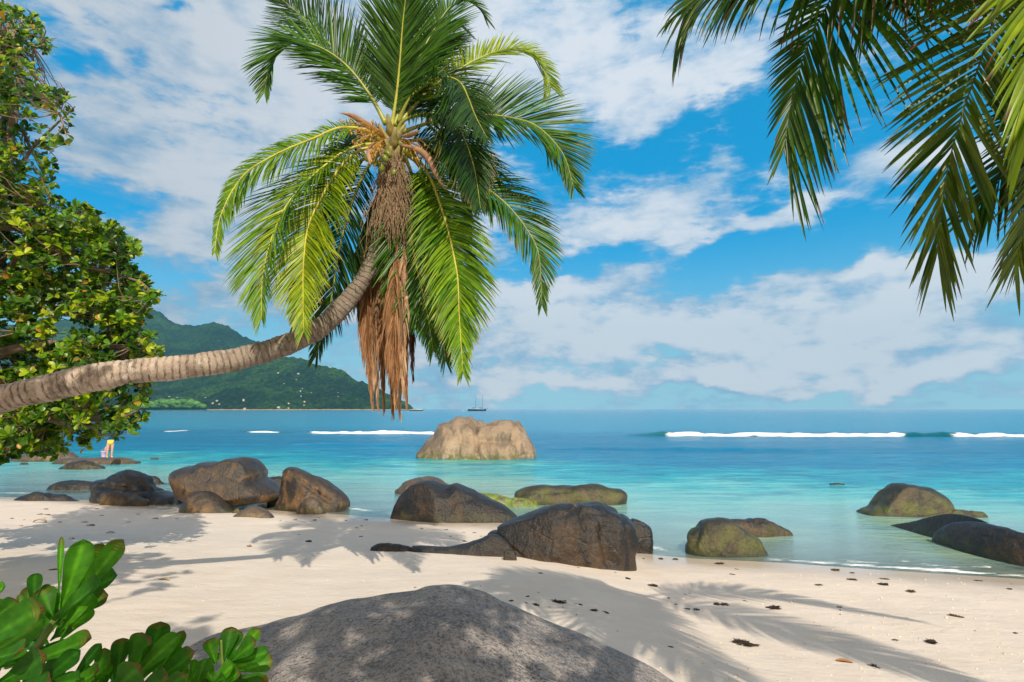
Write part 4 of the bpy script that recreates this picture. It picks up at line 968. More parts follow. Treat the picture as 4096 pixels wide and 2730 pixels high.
for (x, y, s_, Y, ax) in [(955, 900, 30, 7.15, (.2, 0, 1)), (1000, 925, 32, 7.05, (-.3, 0, 1)), (1035, 955, 34, 7.05, (-.1, 0, 1)), (1055, 905, 32, 7.0, (-.5, 0, .8)), (1072, 880, 34, 7.1, (-.6, 0, .7)), (1105, 985, 24, 7.1, (.3, 0, 1)), (1215, 890, 26, 7.2, (.5, 0, 1)), (930, 880, 20, 7.3, (.1, 0, 1))]:
    c0 = at(*Z1(x, y), Y); rr = s_ * .7015 / F * Y * 0.78
    ellips(c0, (rr * .85, rr * .85, rr * 1.12), ax, m_coco, 'coconut', pal, sq=.05)
def strands(zf, base, tips, Y, rad, name, mat, n, spread, seed):
    r_ = np.random.default_rng(seed); pr = []
    for k in range(n):
        tx, ty = tips[k % len(tips)]; tx += r_.normal(0, spread); ty += r_.normal(0, spread)
        A = at(*zf(*base), Y + .05); B = at(*zf(tx, ty), Y - r_.uniform(0, .35)); Mv = (A + B) / 2 + [0, 0, r_.uniform(.02, .10)]
        P_, _ = catmull([A, Mv, B], 8); pr.append(tube(P_, np.linspace(rad, rad * .5, 8), 4, cap=False))
        if r_.random() < .8:
            pr.append(tube([B, B + [0, 0, -.02], B + [0, 0, -.045]], [rad * .6, rad * 3.0, rad * .5], 5, cap=False))
    v, f, _ = merge(pr); mesh_obj(name, v, f, mat, pal)
strands(Z1, (1060, 790), [(850,720),(880,760),(920,740),(900,830),(830,710),(960,800),(980,720),(870,800)], 7.15, .0055, 'flower_cluster', m_flow, 40, 22, 1)
strands(Z1, (1140, 800), [(1260,850),(1230,900),(1290,880),(1320,930),(1210,860)], 7.3, .005, 'flower_cluster', m_flow, 24, 22, 2)
strands(Z1, (1060, 830), [(1000,860),(990,900),(1020,840)], 7.1, .006, 'flower_cluster', m_flow, 26, 14, 3)
def spathe(lst, Y0, Y1, w):
    P_, _ = catmull(zpts(Z1, lst, Y0, Y1, 1), 16)
    v, f = tube(P_, w * np.interp(np.linspace(0, 1, 16), [0, .3, .7, 1], [.3, 1, .8, .05]), 8); mesh_obj('spathe', v, f, m_spathe, pal)
spathe([(1050,770),(980,730),(900,680),(850,655),(795,645)], 7.3, 6.9, .045)
spathe([(1040,820),(990,830),(965,880),(972,945)], 7.2, 6.8, .045)
spathe([(1140,830),(1230,850),(1300,900),(1350,1000),(1400,1085)], 7.2, 6.7, .045)
spathe([(1150,780),(1200,770),(1260,745)], 7.3, 7.0, .035)
def fibre():
    r_ = np.random.default_rng(9); pr = []
    for k in range(520):
        s = r_.random(); x = 1098 + r_.normal(0, 26 + 26 * s) - 15 * s; y = 850 + 360 * s
        A = at(*Z1(x, y), 7.5 - .16 - r_.uniform(0, .12)); L_ = r_.uniform(.15, .55); dv = nrm(np.array([r_.normal(0, .28), -.12, -1.0 + r_.normal(0, .1)]))
        P_ = np.array([A, A + dv * L_ * .5, A + dv * L_ + [0, 0, -.04]])
        pr.append(tube(P_, [.004, .005, .002], 4, cap=False))
    v, f, _ = merge(pr); mesh_obj('fibre_sheath', v, f, m_fib, pal)
    pr = []
    for k in range(16):
        a_ = k * 2.4; z = k / 16
        c0 = at(*Z1(1095, 960 - 220 * z), 7.5)
        o_ = np.array([math.cos(a_), math.sin(a_), 0]); p0 = c0 + o_ * .09; p1 = c0 + o_ * .19 + [0, 0, .16]
        pr.append(tube(np.array([c0 + [0, 0, -.1], p0, (p0 + p1) / 2, p1]), [.08, .06, .035, .02], 8))
    v, f, _ = merge(pr); mesh_obj('leaf_bases', v, f, simple('green tan frond base', (0.26, 0.22, 0.07), 0.6, scale=14, var=.3), pal)
fibre()

# ---- the near palm whose fronds hang in from the upper right
CR = np.array([4.1, 2.3, 6.6]); gz0 = float(ground(-0.9, -3.2))
pal2 = empty('palm_tree', (-0.9, -3.2, gz0)); tag(pal2, 'shaded coconut palm hanging its fronds in from the upper right corner', 'palm tree')
trunk_mesh('trunk', [[-0.9, -3.2, gz0 - .3, .24], [-0.8, -3.1, gz0 + .8, .17], [0.3, -2.0, 3.9, .15], [2.2, .1, 5.5, .14], [4.1, 2.2, 6.5, .13]], pal2, M['bark'], n=240)
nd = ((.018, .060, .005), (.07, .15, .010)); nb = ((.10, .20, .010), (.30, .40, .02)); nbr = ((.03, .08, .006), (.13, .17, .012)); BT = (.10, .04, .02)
def near(lst, Y0, Y1, face, Lm, n, e=1.0, **kw):
    P_ = zpts(ZP, lst, Y0, Y1, e)
    P_ = np.vstack([CR, (CR + P_[0]) / 2 + [0, 0, .15], P_]) if kw.pop('root', True) else P_
    return frond(pal2, P_, face, Lm, n=int(n * .72), rad=.013, nseg=8, taper=kw.pop('taper', .48), rcol=kw.pop('rcol', (.10, .12, .02)), tipcol=BT, **kw)
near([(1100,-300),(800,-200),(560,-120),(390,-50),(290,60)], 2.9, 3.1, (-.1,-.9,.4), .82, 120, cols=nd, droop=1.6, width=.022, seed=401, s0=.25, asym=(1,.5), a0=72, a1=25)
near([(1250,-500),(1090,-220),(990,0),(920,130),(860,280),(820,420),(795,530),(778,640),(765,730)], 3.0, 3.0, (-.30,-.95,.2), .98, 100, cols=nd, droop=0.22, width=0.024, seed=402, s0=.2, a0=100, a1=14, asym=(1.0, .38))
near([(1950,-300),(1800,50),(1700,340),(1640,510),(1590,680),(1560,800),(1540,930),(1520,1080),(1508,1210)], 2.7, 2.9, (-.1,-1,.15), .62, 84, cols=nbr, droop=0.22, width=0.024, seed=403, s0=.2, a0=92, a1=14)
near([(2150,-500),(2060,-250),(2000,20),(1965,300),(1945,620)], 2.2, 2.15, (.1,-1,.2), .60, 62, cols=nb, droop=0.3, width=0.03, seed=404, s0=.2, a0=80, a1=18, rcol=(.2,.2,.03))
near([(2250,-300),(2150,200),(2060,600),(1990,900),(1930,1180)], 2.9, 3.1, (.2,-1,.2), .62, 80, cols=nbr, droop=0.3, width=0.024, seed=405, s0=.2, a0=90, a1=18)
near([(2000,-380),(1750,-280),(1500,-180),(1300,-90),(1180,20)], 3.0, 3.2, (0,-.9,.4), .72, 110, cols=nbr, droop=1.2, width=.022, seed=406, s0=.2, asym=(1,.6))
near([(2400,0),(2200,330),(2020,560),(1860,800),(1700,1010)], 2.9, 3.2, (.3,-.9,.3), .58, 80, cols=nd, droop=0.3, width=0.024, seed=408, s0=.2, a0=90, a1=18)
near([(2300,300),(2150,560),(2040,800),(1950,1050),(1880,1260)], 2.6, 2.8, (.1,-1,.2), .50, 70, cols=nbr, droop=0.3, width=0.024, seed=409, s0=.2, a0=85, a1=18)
# fronds of the same crown that stay out of the picture and shade the sand
def spread(cr, k0, angs, L_, parent, seed, Lm=.8, n=70, rise=.35, dropz=1.3, cols=g1):
    for q, az_ in enumerate(angs):
        h_ = np.array([math.cos(R(az_)), math.sin(R(az_)), 0])
        P_ = [cr, cr + h_ * L_ * .3 + [0, 0, rise], cr + h_ * L_ * .65 + [0, 0, rise * .7], cr + h_ * L_ * .9 + [0, 0, -dropz * .4], cr + h_ * L_ * 1.05 + [0, 0, -dropz]]
        frond(parent, P_, (0, 0, 1) + h_ * .3, Lm, n=n, seed=seed + q, cols=cols, droop=.4, width=.04)
spread(CR, 0, [-160, -100, -45, 10, 175], 2.9, pal2, 450)

# ------------------------------------------------------------------ broadleaf trees
def leaf_batch(pos_, d, nrm_, L, Wd, col, curl=0.12):
    # 9-point obovate leaf, folded on the midrib
    tx = np.array([0, .25, .55, .82, 1.0]); hw_ = np.array([.06, .26, .46, .44, .06])
    n = len(pos_)
    d = nrm(d); w = nrm(np.cross(d, nrm_)); nn_ = np.cross(w, d)
    V = np.zeros((n, 5, 3, 3))
    for k in range(5):
        c = pos_ + d * (L * tx[k])[:, None] - nn_ * (L * curl * tx[k] ** 2 * 2)[:, None]
        V[:, k, 1] = c
        V[:, k, 0] = c - w * (Wd * hw_[k])[:, None] + nn_ * (Wd * hw_[k] * .35)[:, None]
        V[:, k, 2] = c + w * (Wd * hw_[k])[:, None] + nn_ * (Wd * hw_[k] * .35)[:, None]
    V = V.reshape(-1, 3)
    base = (np.arange(n) * 15)[:, None, None]; kk = (np.arange(4) * 3)[None, :, None]; q = np.arange(2)[None, None, :]
    a_ = base + kk + q
    return V, np.stack([a_, a_ + 1, a_ + 4, a_ + 3], -1).reshape(-1, 4), np.repeat(col, 15, 0)
def rosettes(C_, A_, r_, per=8, L=(.10, .17), ydark=((.009, .034, .004), (.09, .23, .008), (.56, .60, .018))):  # deep shade to sunlit yellow put into leaf colour, dealt at random
    n = len(C_); Cn = np.repeat(C_, per, 0); An = nrm(np.repeat(A_, per, 0)); m = n * per
    ph = r_.uniform(0, 2 * np.pi, m); e = r_.uniform(.1, 1.0, m)
    s1 = nrm(np.cross(An, np.array([.3, .5, .8]))); s2 = np.cross(An, s1)
    out = s1 * np.cos(ph)[:, None] + s2 * np.sin(ph)[:, None]
    d = nrm(out * np.cos(e)[:, None] + An * np.sin(e)[:, None])
    nn_ = nrm(An * np.cos(e)[:, None] - out * np.sin(e)[:, None] + r_.normal(0, .3, (m, 3)))
    Ls = r_.uniform(*L, m) * 1.1
    u = r_.random(m); g = np.repeat(r_.random(n), per)
    a, b_, c_ = map(np.array, ydark)
    k = (np.clip(g * .75 + u * .45, 0, 1) ** 1.5)[:, None]
    col = np.where(k < .6, a + (b_ - a) * (k / .6), b_ + (c_ - b_) * ((k - .6) / .6))
    yel = (r_.random(m) < .02)[:, None]; col = np.where(yel, np.array([.45, .24, .03]), col)
    return leaf_batch(Cn + out * .01, d, nn_, Ls, Ls * r_.uniform(.48, .66, m), col)
def in_poly(px, py, poly):
    poly = np.array(poly); x0, y0 = poly[:, 0], poly[:, 1]; x1, y1 = np.roll(x0, -1), np.roll(y0, -1)
    c = np.zeros(len(px), bool)
    for a, b_, c0, d0 in zip(x0, y0, x1, y1):
        cond = ((b_ > py) != (d0 > py)) & (px < (c0 - a) * (py - b_) / ((d0 - b_) + 1e-9) + a); c ^= cond
    return c
polyA = [(-260, -60), (0, 0)] + [Z3(*q) for q in [(0,30),(110,60),(170,75),(235,125),(315,290),(290,340),(335,450),(455,590),(455,770),(430,870),(400,930),(320,940),(340,1050),(345,1140),(320,1200),(420,1290),(540,1300),(650,1370),(750,1440),(780,1510),(860,1520),(870,1560)]] + \
        [Z4(*q) for q in [(800,90),(890,145),(935,195),(920,235),(1020,295),(1015,315),(915,310),(915,400),(870,450),(850,520),(960,540),(985,600),(1000,660),(1000,700),(940,840),(980,900),(930,945),(880,960),(910,1040),(870,1085),(840,1140),(790,1190),(730,1205),(640,1190),(630,1260),(590,1320),(560,1280),(500,1270),(440,1250),(340,1310),(300,1270),(190,1300),(150,1270),(30,1340),(-400,1340)]]
gapA = [Z4(*q) for q in [(330,440),(440,430),(560,470),(700,480),(790,520),(740,545),(600,525),(450,520),(400,580),(340,610),(300,560)]]
gapB = [Z3(*q) for q in [(130,640),(200,650),(330,760),(360,850),(300,850),(200,760)]]
def build_tree(name, label, root, limbs, C_, A_, seed, per=8, twigs=True, L=(.075, .13), tw=.006):
    r_ = np.random.default_rng(seed)
    tr = empty(name, root); tag(tr, label, 'tree')
    LP = []; pr = []
    for k, lm in enumerate(limbs):
        P_, ln = catmull([list(q) for q in lm], 40)
        c = P_[:, :3] + np.stack([fbm(P_[:, :3] * 1.3 + k + j_ * 9, 2) for j_ in range(3)], 1) * .12 * np.linspace(0, 1, 40)[:, None]
        LP.append(c[4:]); pr.append(tube(c, P_[:, 3], 9))
    v, f, _ = merge(pr); mesh_obj('trunk', v, f, M['wooddark'], tr)
    LPa = np.vstack(LP)
    if twigs:
        pr = []; nodes = LPa.copy()
        order = np.argsort([np.min(np.linalg.norm(LPa - c, axis=1)) for c in C_])
        extra = []
        for q in order:
            c = C_[q]; al = nodes
            dd_ = np.linalg.norm(al - c, axis=1); kx = np.argmin(dd_); s = al[kx]; D_ = dd_[kx]
            if D_ < .03: continue
            mid = (s + c) / 2 + r_.normal(0, .12, 3) * D_ - [0, 0, .08 * D_]
            P_, _ = catmull([s, mid, c], 6)
            pr.append(tube(P_, np.linspace(min(tw * (1 + 1.6 * D_), tw * 2.6), tw * .6, 6), 4, cap=False))
            nodes = np.vstack([nodes, P_[2:4]]) if len(nodes) < 2600 else nodes
        v, f, _ = merge(pr); mesh_obj('branches', v, f, M['wood'], tr)
    V, Fq, col = rosettes(C_, A_, r_, per, L)
    mesh_obj('crown', V, Fq, M['leaf'], tr, col=col)
    return tr
r_ = np.random.default_rng(21)
N = 16000
px = r_.uniform(-260, 680, N); py = r_.uniform(-60, 1880, N)
ok = in_poly(px, py, polyA)
gap = ((px > 375) & (px < 520) & (py > 1752)) | in_poly(px, py, gapA) | in_poly(px, py, gapB)
Yd = 8.4 + 2.6 * r_.random(N)
pts = np.array([at(a, b_, y_) for a, b_, y_ in zip(px, py, Yd)])
dn = fbm(pts * 1.5 + 11, 3)
dn2 = fbm(pts * 2.3 + 4, 3)
keep = ok & ~gap & (dn > -0.16) & (dn2 > np.where(py < 760, -0.02, -0.14)) & (r_.random(N) < np.where((px < 330) & (py < 700), .62, .9))
pts = pts[keep]; pts = pts[:5200]
ax = nrm(np.stack([r_.normal(.25, .5, len(pts)), r_.normal(-.6, .5, len(pts)), r_.normal(.6, .5, len(pts))], 1))
q = lambda x, y, Y, r: [*at(x, y, Y), r]
rt = (-10.8, 10.2, float(ground(-10.8, 10.2)))
limbs = [[[-10.8, 10.2, rt[2] - .3, .38], [-10.6, 10.1, 2.6, .30], q(-200, 1500, 9.8, .24), q(-100, 1150, 9.6, .16), q(0, 800, 9.6, .10), q(60, 450, 9.6, .06), q(90, 150, 9.6, .025)],
         [q(-200, 1520, 9.8, .16), q(0, 1420, 9.3, .09), q(150, 1390, 9.2, .07), q(330, 1380, 9.2, .05), q(600, 1400, 9.1, .015)],
         [q(-150, 1300, 9.7, .12), q(20, 1100, 9.3, .08), q(120, 1010, 9.2, .06), q(300, 1060, 9.2, .04), q(540, 1100, 9.1, .02), q(640, 1190, 9.1, .01)],
         [q(-100, 1150, 9.6, .10), q(60, 980, 9.4, .06), q(250, 880, 9.4, .04), q(430, 960, 9.2, .015)],
         [q(-200, 1600, 9.8, .12), q(0, 1640, 9.2, .07), q(200, 1680, 9.1, .05), q(400, 1700, 9.1, .03), q(560, 1640, 9.1, .012)],
         [q(0, 800, 9.6, .07), q(90, 640, 9.5, .035), q(200, 520, 9.4, .02), q(290, 440, 9.4, .01)],
         [q(0, 1080, 9.4, .05), q(60, 1180, 9.1, .03), q(230, 1260, 9.0, .02), q(360, 1240, 9.0, .01)]]
build_tree('broadleaf_tree', 'glossy green and yellow broadleaf tree filling the left edge', rt, limbs, pts, ax, 31)

def canopy(center, rad, n, seed, thr=-0.1):
    r_ = np.random.default_rng(seed); c = r_.normal(0, .5, (n, 3)); c = c / np.maximum(1, np.linalg.norm(c, axis=1))[:, None]
    p = np.array(center) + c * np.array(rad)
    return p[fbm(p * .9 + seed, 3) > thr]
def shade_tree(label, root, center, rad, n, seed, extra=None, L=(.14, .24), per=7):
    g = float(ground(root[0], root[1])); c = np.array(center)
    P_ = canopy(center, rad, n, seed)
    if extra: P_ = np.vstack([P_, canopy(extra[0], extra[1], extra[2], seed + 5, -.5)])
    r_ = np.random.default_rng(seed)
    A_ = nrm(r_.normal(0, .5, P_.shape) + [0, 0, .9])
    b0 = np.array([root[0], root[1], g]); 
    lm = [[[*(b0 - [0, 0, .3]), .3], [*(b0 + (c - b0) * .35 + [0, 0, .2]), .22], [*(b0 + (c - b0) * .7), .15], [*c, .08]]]
    for k in range(5):
        a_ = k * 1.26 + seed; lm.append([[*(b0 + (c - b0) * .6), .11], [*(c + np.array([math.cos(a_) * rad[0] * .4, math.sin(a_) * rad[1] * .4, -.1])), .06], [*(c + np.array([math.cos(a_) * rad[0] * .9, math.sin(a_) * rad[1] * .9, .1])), .02]])
    build_tree('broadleaf_tree', label, (root[0], root[1], g), lm, P_, A_, seed, per=per, L=L, tw=.008)
shade_tree('shade tree beyond the left edge whose crown darkens the near sand', (-7.0, 0.2), (-4.8, 0.9, 7.1), (2.3, 2.3, .8), 520, 61, extra=((-4.9, 2.5, 6.7), (1.3, .8, .5), 150))
shade_tree('shade tree behind the viewpoint whose leaves dapple the grey boulder', (1.5, -5.2), (0.6, -1.8, 7.2), (2.4, 1.6, .9), 200, 62)

# ------------------------------------------------------------------ foreground shrubs
def big_leaf(base, tip, w, Y0, Y1, r_, zf=Z5):
    A = at(*zf(*base), Y0); B = at(*zf(*tip), Y1); L = np.linalg.norm(B - A); wd = w * .51 / F * Y1
    d = (B - A) / L
    view = nrm(CAM - (A + B) / 2)
    nrmv = nrm(view + np.array([r_.normal(0, .35), 0, .45 + r_.normal(0, .25)])); wv_ = nrm(np.cross(d, nrmv)); nv_ = np.cross(wv_, d)
    us_ = 1 - (1 - np.linspace(0, 1, 44)) ** 1.3; prof = np.maximum(us_ ** 1.15 * np.sqrt(np.clip(1 - us_ ** 7, 0, 1)) / .76 * .55, .03)
    vs_ = np.linspace(-1, 1, 7); V = []; C_ = []
    cb = r_.uniform(-.10, .06); wav = r_.uniform(0, 6)
    g = r_.random(); hue = np.array([.014, .09, .004]) * (1 - g) + np.array([.06, .22, .008]) * g
    for u in us_:
        for v in vs_:
            h_ = (v * v) * .18 * wd + cb * L * math.sin(u * math.pi) + .018 * wd * math.sin(u * 14 + wav + v * 2) * abs(v) * 2 - .06 * L * u * u
            V.append(A + d * L * u + wv_ * v * wd * np.interp(u, us_, prof) + nv_ * h_)
            vein = max(0, 1 - abs(v) * 7) * .8 + .35 * max(0, math.sin(u * 60 - abs(v) * 7) - .6)
            C_.append(hue * (1 + .25 * math.sin(u * 38 - abs(v) * 6) * .3) * (1 + vein * np.array([1.3, .9, 1.0])))
    if r_.random() < .55:
        C_ = [c_ if us_[i_ // 7] < .93 + .1 * math.sin(i_ * 2.3) else np.array([.16, .09, .03]) for i_, c_ in enumerate(C_)]
    n = len(vs_); Fq = [[i * n + j, i * n + j + 1, (i + 1) * n + j + 1, (i + 1) * n + j] for i in range(len(us_) - 1) for j in range(n - 1)]
    return np.array(V), np.array(Fq), np.array(C_)
SHR = [('scaevola_shrub', 'tallest glossy green shoot of the bottom left corner, reaching over the sand', (380, 1030), 1.45,
   [((450,930),(660,320),180,.0),((480,920),(800,350),150,.05),((500,900),(945,325),150,-.03),((560,800),(905,585),170,.02),((440,950),(765,640),210,-.06),((460,800),(482,295),42,.0),((262,900),(275,578),95,.03),((420,930),(330,700),150,.04),((165,930),(155,742),42,.05),((210,900),(200,790),90,.06),
    ((-150,1160),(315,850),250,-.10),((-120,980),(130,795),140,-.02),((-60,740),(38,680),100,.0),((-60,1010),(110,920),90,.04),((430,980),(400,700),110,.07),((470,1040),(585,880),60,.05),((400,1110),(545,975),120,.06),((300,1100),(120,900),150,.08),((330,1130),(450,860),120,.08)],
   [[(300,1150),(360,1050),(435,930)]]),
  ('scaevola_shrub', 'low mass of broad leaves along the bottom left edge under the tallest shoot', (250, 1500), 1.40,
   [((50,1330),(690,1070),170,-.02),((-20,1330),(560,1140),140,.05),((300,1460),(612,1190),130,-.04),((540,1440),(785,1135),80,.0),((740,1450),(822,1165),100,.02),((-50,1460),(335,1230),220,-.08),((330,1480),(610,1400),130,-.08),((-100,1250),(170,1160),160,-.1),((480,1500),(760,1330),150,-.05),((100,1500),(480,1290),170,-.02),((600,1520),(700,1300),120,.04),((-80,1350),(60,1100),150,.05),((180,1420),(520,1330),160,.07),((-60,1200),(250,1060),180,.09),((50,1550),(380,1430),170,-.1)],
   [[(250,1700),(220,1500),(200,1350)]]),
  ('scaevola_shrub', 'dense upright leaf cluster in the middle of the bottom left shrubs', (1080, 1500), 1.42,
   [((900,1450),(960,1085),130,.05),((1000,1350),(1110,1040),130,.06),((1150,1350),(1260,958),160,.04),((960,1440),(1170,1080),230,.0),((1010,1460),(1390,1065),150,-.02),((1180,1460),(1437,1035),90,.02),((1080,1500),(1500,1190),150,-.06),((870,1520),(1090,1310),230,-.08),((830,1480),(880,1180),110,.06),((1250,1400),(1400,1130),110,.05),((1300,1500),(1470,1300),120,.0),((700,1480),(860,1255),120,.03),((620,1480),(750,1300),120,.0),((1050,1480),(1250,1150),170,-.01),((1000,1560),(1300,1390),170,-.1),((1200,1560),(1450,1380),140,-.08)],
   [[(1080,1750),(1060,1550),(1070,1420)]]),
  ('scaevola_shrub', 'small separate leafy sprig in front of the grey boulder', (1760, 1300), 1.50,
   [((1700,1300),(1640,1093),110,.03),((1750,1290),(1815,998),120,.03),((1780,1280),(1875,1030),90,.04),((1830,1260),(2032,1012),100,.02),((1790,1290),(2000,1105),140,-.03),((1790,1300),(2100,1190),110,.0),((1760,1330),(1945,1285),90,.03),((1700,1460),(1580,1270),120,.0),((1640,1480),(1825,1290),120,-.04),((1738,1300),(1730,1080),26,.02),((1500,1430),(1525,1250),55,.02),((1540,1470),(1610,1250),130,-.02),((1700,1460),(1875,1345),100,-.02),((1450,1480),(1560,1330),110,.03),((1600,1540),(1760,1400),120,-.05),((1420,1520),(1480,1330),100,.04),((1660,1320),(1700,1200),90,.05)],
   [[(1660,1750),(1690,1500),(1755,1300)], [(1745,1300),(1738,1180),(1735,1100)]])]
m_stem = simple('green shrub stem', (0.13, 0.20, 0.03), 0.45, scale=20)
for k, (nm, lb, bp, Yb_, LV, ST) in enumerate(SHR):
    r_ = np.random.default_rng(70 + k)
    c0 = at(*Z5(*bp), Yb_); g = float(ground(c0[0], c0[1]))
    sh = empty(nm, (c0[0], c0[1], g)); tag(sh, lb, 'shrub')
    LV = list(LV)
    for q_ in range(30 if k == 1 else 16):
        (ba, bb, ww, dd_) = LV[r_.integers(0, len(LV))]
        LV.append(((ba[0] + r_.normal(0, 50), ba[1] + r_.uniform(20, 130)), (bb[0] + r_.normal(0, 60), bb[1] + r_.uniform(60, 190)), ww * r_.uniform(.7, 1.1), dd_ + r_.uniform(.03, .18)))
    v, f, c = merge([big_leaf(a_, b_, w_, Yb_ + dy * .6, Yb_ + dy, r_) for (a_, b_, w_, dy) in LV]); mesh_obj('foliage', v, f, M['shrub'], sh, col=c)
    pr = []
    for s_ in ST:
        pts_ = [at(*Z5(*q_), Yb_ + .01) for q_ in s_]
        P_, _ = catmull(pts_, 12); pr.append(tube(P_, np.linspace(.010, .007, 12) * (1 if len(pr) == 0 else .4), 8))
    low = at(*Z5(*ST[0][0]), Yb_ + .01); P_, _ = catmull([[low[0] - .03, low[1] + .03, g - .05], [low[0] - .02, low[1], (g + low[2]) / 2], low], 12)
    pr.append(tube(P_, .010, 8)); v, f, _ = merge(pr); mesh_obj('stem', v, f, m_stem, sh)

# ------------------------------------------------------------------ beach litter
m_weed = simple('dry dark seaweed', (0.030, 0.018, 0.010), 0.8, scale=30, var=0.5)
m_weed2 = simple('olive brown seaweed', (0.085, 0.055, 0.018), 0.8, scale=30, var=0.5)
def tuft(seed, n=170):
    r_ = np.random.default_rng(seed); pr = []
    for k in range(n):
        a_ = r_.uniform(0, 6.28); r0 = r_.uniform(0, .35); p0 = np.array([math.cos(a_) * r0, math.sin(a_) * r0 * .7, r_.uniform(0, .12)])
        d = np.array([math.cos(a_ + r_.normal(0, .8)), math.sin(a_ + r_.normal(0, .8)) * .7, r_.uniform(-.05, .9)]); L_ = r_.uniform(.10, .30)
        p1 = p0 + d * L_ * .5; p2 = p1 + (d * [1, 1, .0] + [r_.normal(0, .3), r_.normal(0, .3), .1]) * L_ * .5
        pr.append(tube(np.array([p0, p1, p2]), [.035, .03, .012], 4))
    return merge(pr)
wproto = {}
def weed(name, px, py, sz, label, group=None, mat=0, seed=0):
    key = (seed % 4, mat)
    if key not in wproto:
        v, f, _ = tuft(500 + seed % 4)
        me = bpy.data.meshes.new('seaweed'); me.from_pydata(v.tolist(), [], f.tolist()); me.materials.append((m_weed, m_weed2)[mat]); wproto[key] = me
    o = bpy.data.objects.new(name, wproto[key]); COL.objects.link(o)
    h_ = hit(px, py); s = sz / F * h_[1]
    o.location = (h_[0], h_[1], h_[2] - .02 * s); o.scale = (s * 1.15, s * 1.15, s * .75); o.rotation_euler = (0, 0, random.uniform(0, 6.28))
    return tag(o, label, 'seaweed', group)
BIG = [(ZR, 595, 1150, 105, 0, 'biggest clump of black seaweed, alone in the palm shadow near the bottom'),
 (ZR, 418, 897, 44, 0, 'dark seaweed clump, left one of a touching pair in the frond shadow'), (ZR, 466, 902, 50, 0, 'dark seaweed clump, right one of a touching pair in the frond shadow'),
 (ZR, 778, 921, 68, 0, 'long flat strand of black seaweed at the tip of the frond shadow'), (ZR, 435, 641, 44, 0, 'dark seaweed clump on sand just below the rounded mossy boulder'),
 (ZR, 520, 708, 26, 1, 'olive seaweed knot below the rounded mossy boulder'), (ZR, 1168, 680, 40, 1, 'olive seaweed clump closest to the water edge at the right'),
 (ZR, 1270, 743, 44, 0, 'flat dark seaweed strip near the water edge at the right'), (ZR, 1065, 776, 36, 1, 'yellowish seaweed tuft on open sunlit sand'),
 (ZR, 1478, 738, 38, 1, 'brown seaweed clump just above a thin flat strip'), (ZR, 1470, 772, 50, 0, 'thin flat seaweed strip just below a brown clump'),
 (ZR, 1640, 815, 46, 1, 'round brown seaweed clump on bright sand under the weedy boulders'), (ZR, 2065, 749, 34, 0, 'black seaweed clump below the boulder cut by the right edge'),
 (ZR, 1922, 972, 56, 1, 'spiky brown seaweed clump in the middle of the right-hand sand'), (ZR, 1770, 1134, 60, 0, 'stretched thin seaweed line low on the right-hand sand'),
 (ZR, 1415, 1296, 60, 0, 'black seaweed tangle near the bottom edge with a pale shell beside it'), (ZR, 1190, 917, 34, 1, 'small olive seaweed tuft right of the frond shadow tip'),
 (ZR, 15, 780, 44, 0, 'black seaweed ball in shade to the right of the cracked boulder'), (ZR, 1540, 1124, 34, 1, 'small brown seaweed tuft left of the stretched thin line'),
 (ZF, 1683, 250, 62, 0, 'widest clump of the seaweed cluster beside the grey boulder'), (ZF, 1780, 262, 38, 0, 'round clump right of the widest one beside the grey boulder'),
 (ZF, 1848, 288, 42, 0, 'upper clump of the rightmost pair beside the grey boulder'), (ZF, 1905, 299, 42, 0, 'lower clump of the rightmost pair beside the grey boulder'),
 (ZF, 1580, 262, 40, 0, 'clump left of the widest one beside the grey boulder'), (ZF, 1465, 242, 26, 0, 'leftmost clump of the seaweed cluster beside the grey boulder'),
 (ZF, 1540, 221, 22, 0, 'topmost small clump of the seaweed cluster beside the grey boulder'),
 (Z6, 1937, 655, 36, 0, 'round dark seaweed ball right of the trunk shadow on sunlit sand'), (ZB, 740, 665, 26, 0, 'dark seaweed knot on sand left of the rock tail'),
 (ZR, 295, 933, 40, 0, 'ragged black seaweed tuft left of the touching pair in the shadow')]
for k, (zf, x, y, s, mt, lb) in enumerate(BIG): weed('seaweed_clump', *zf(x, y), s * .8, lb, None, mt, k)
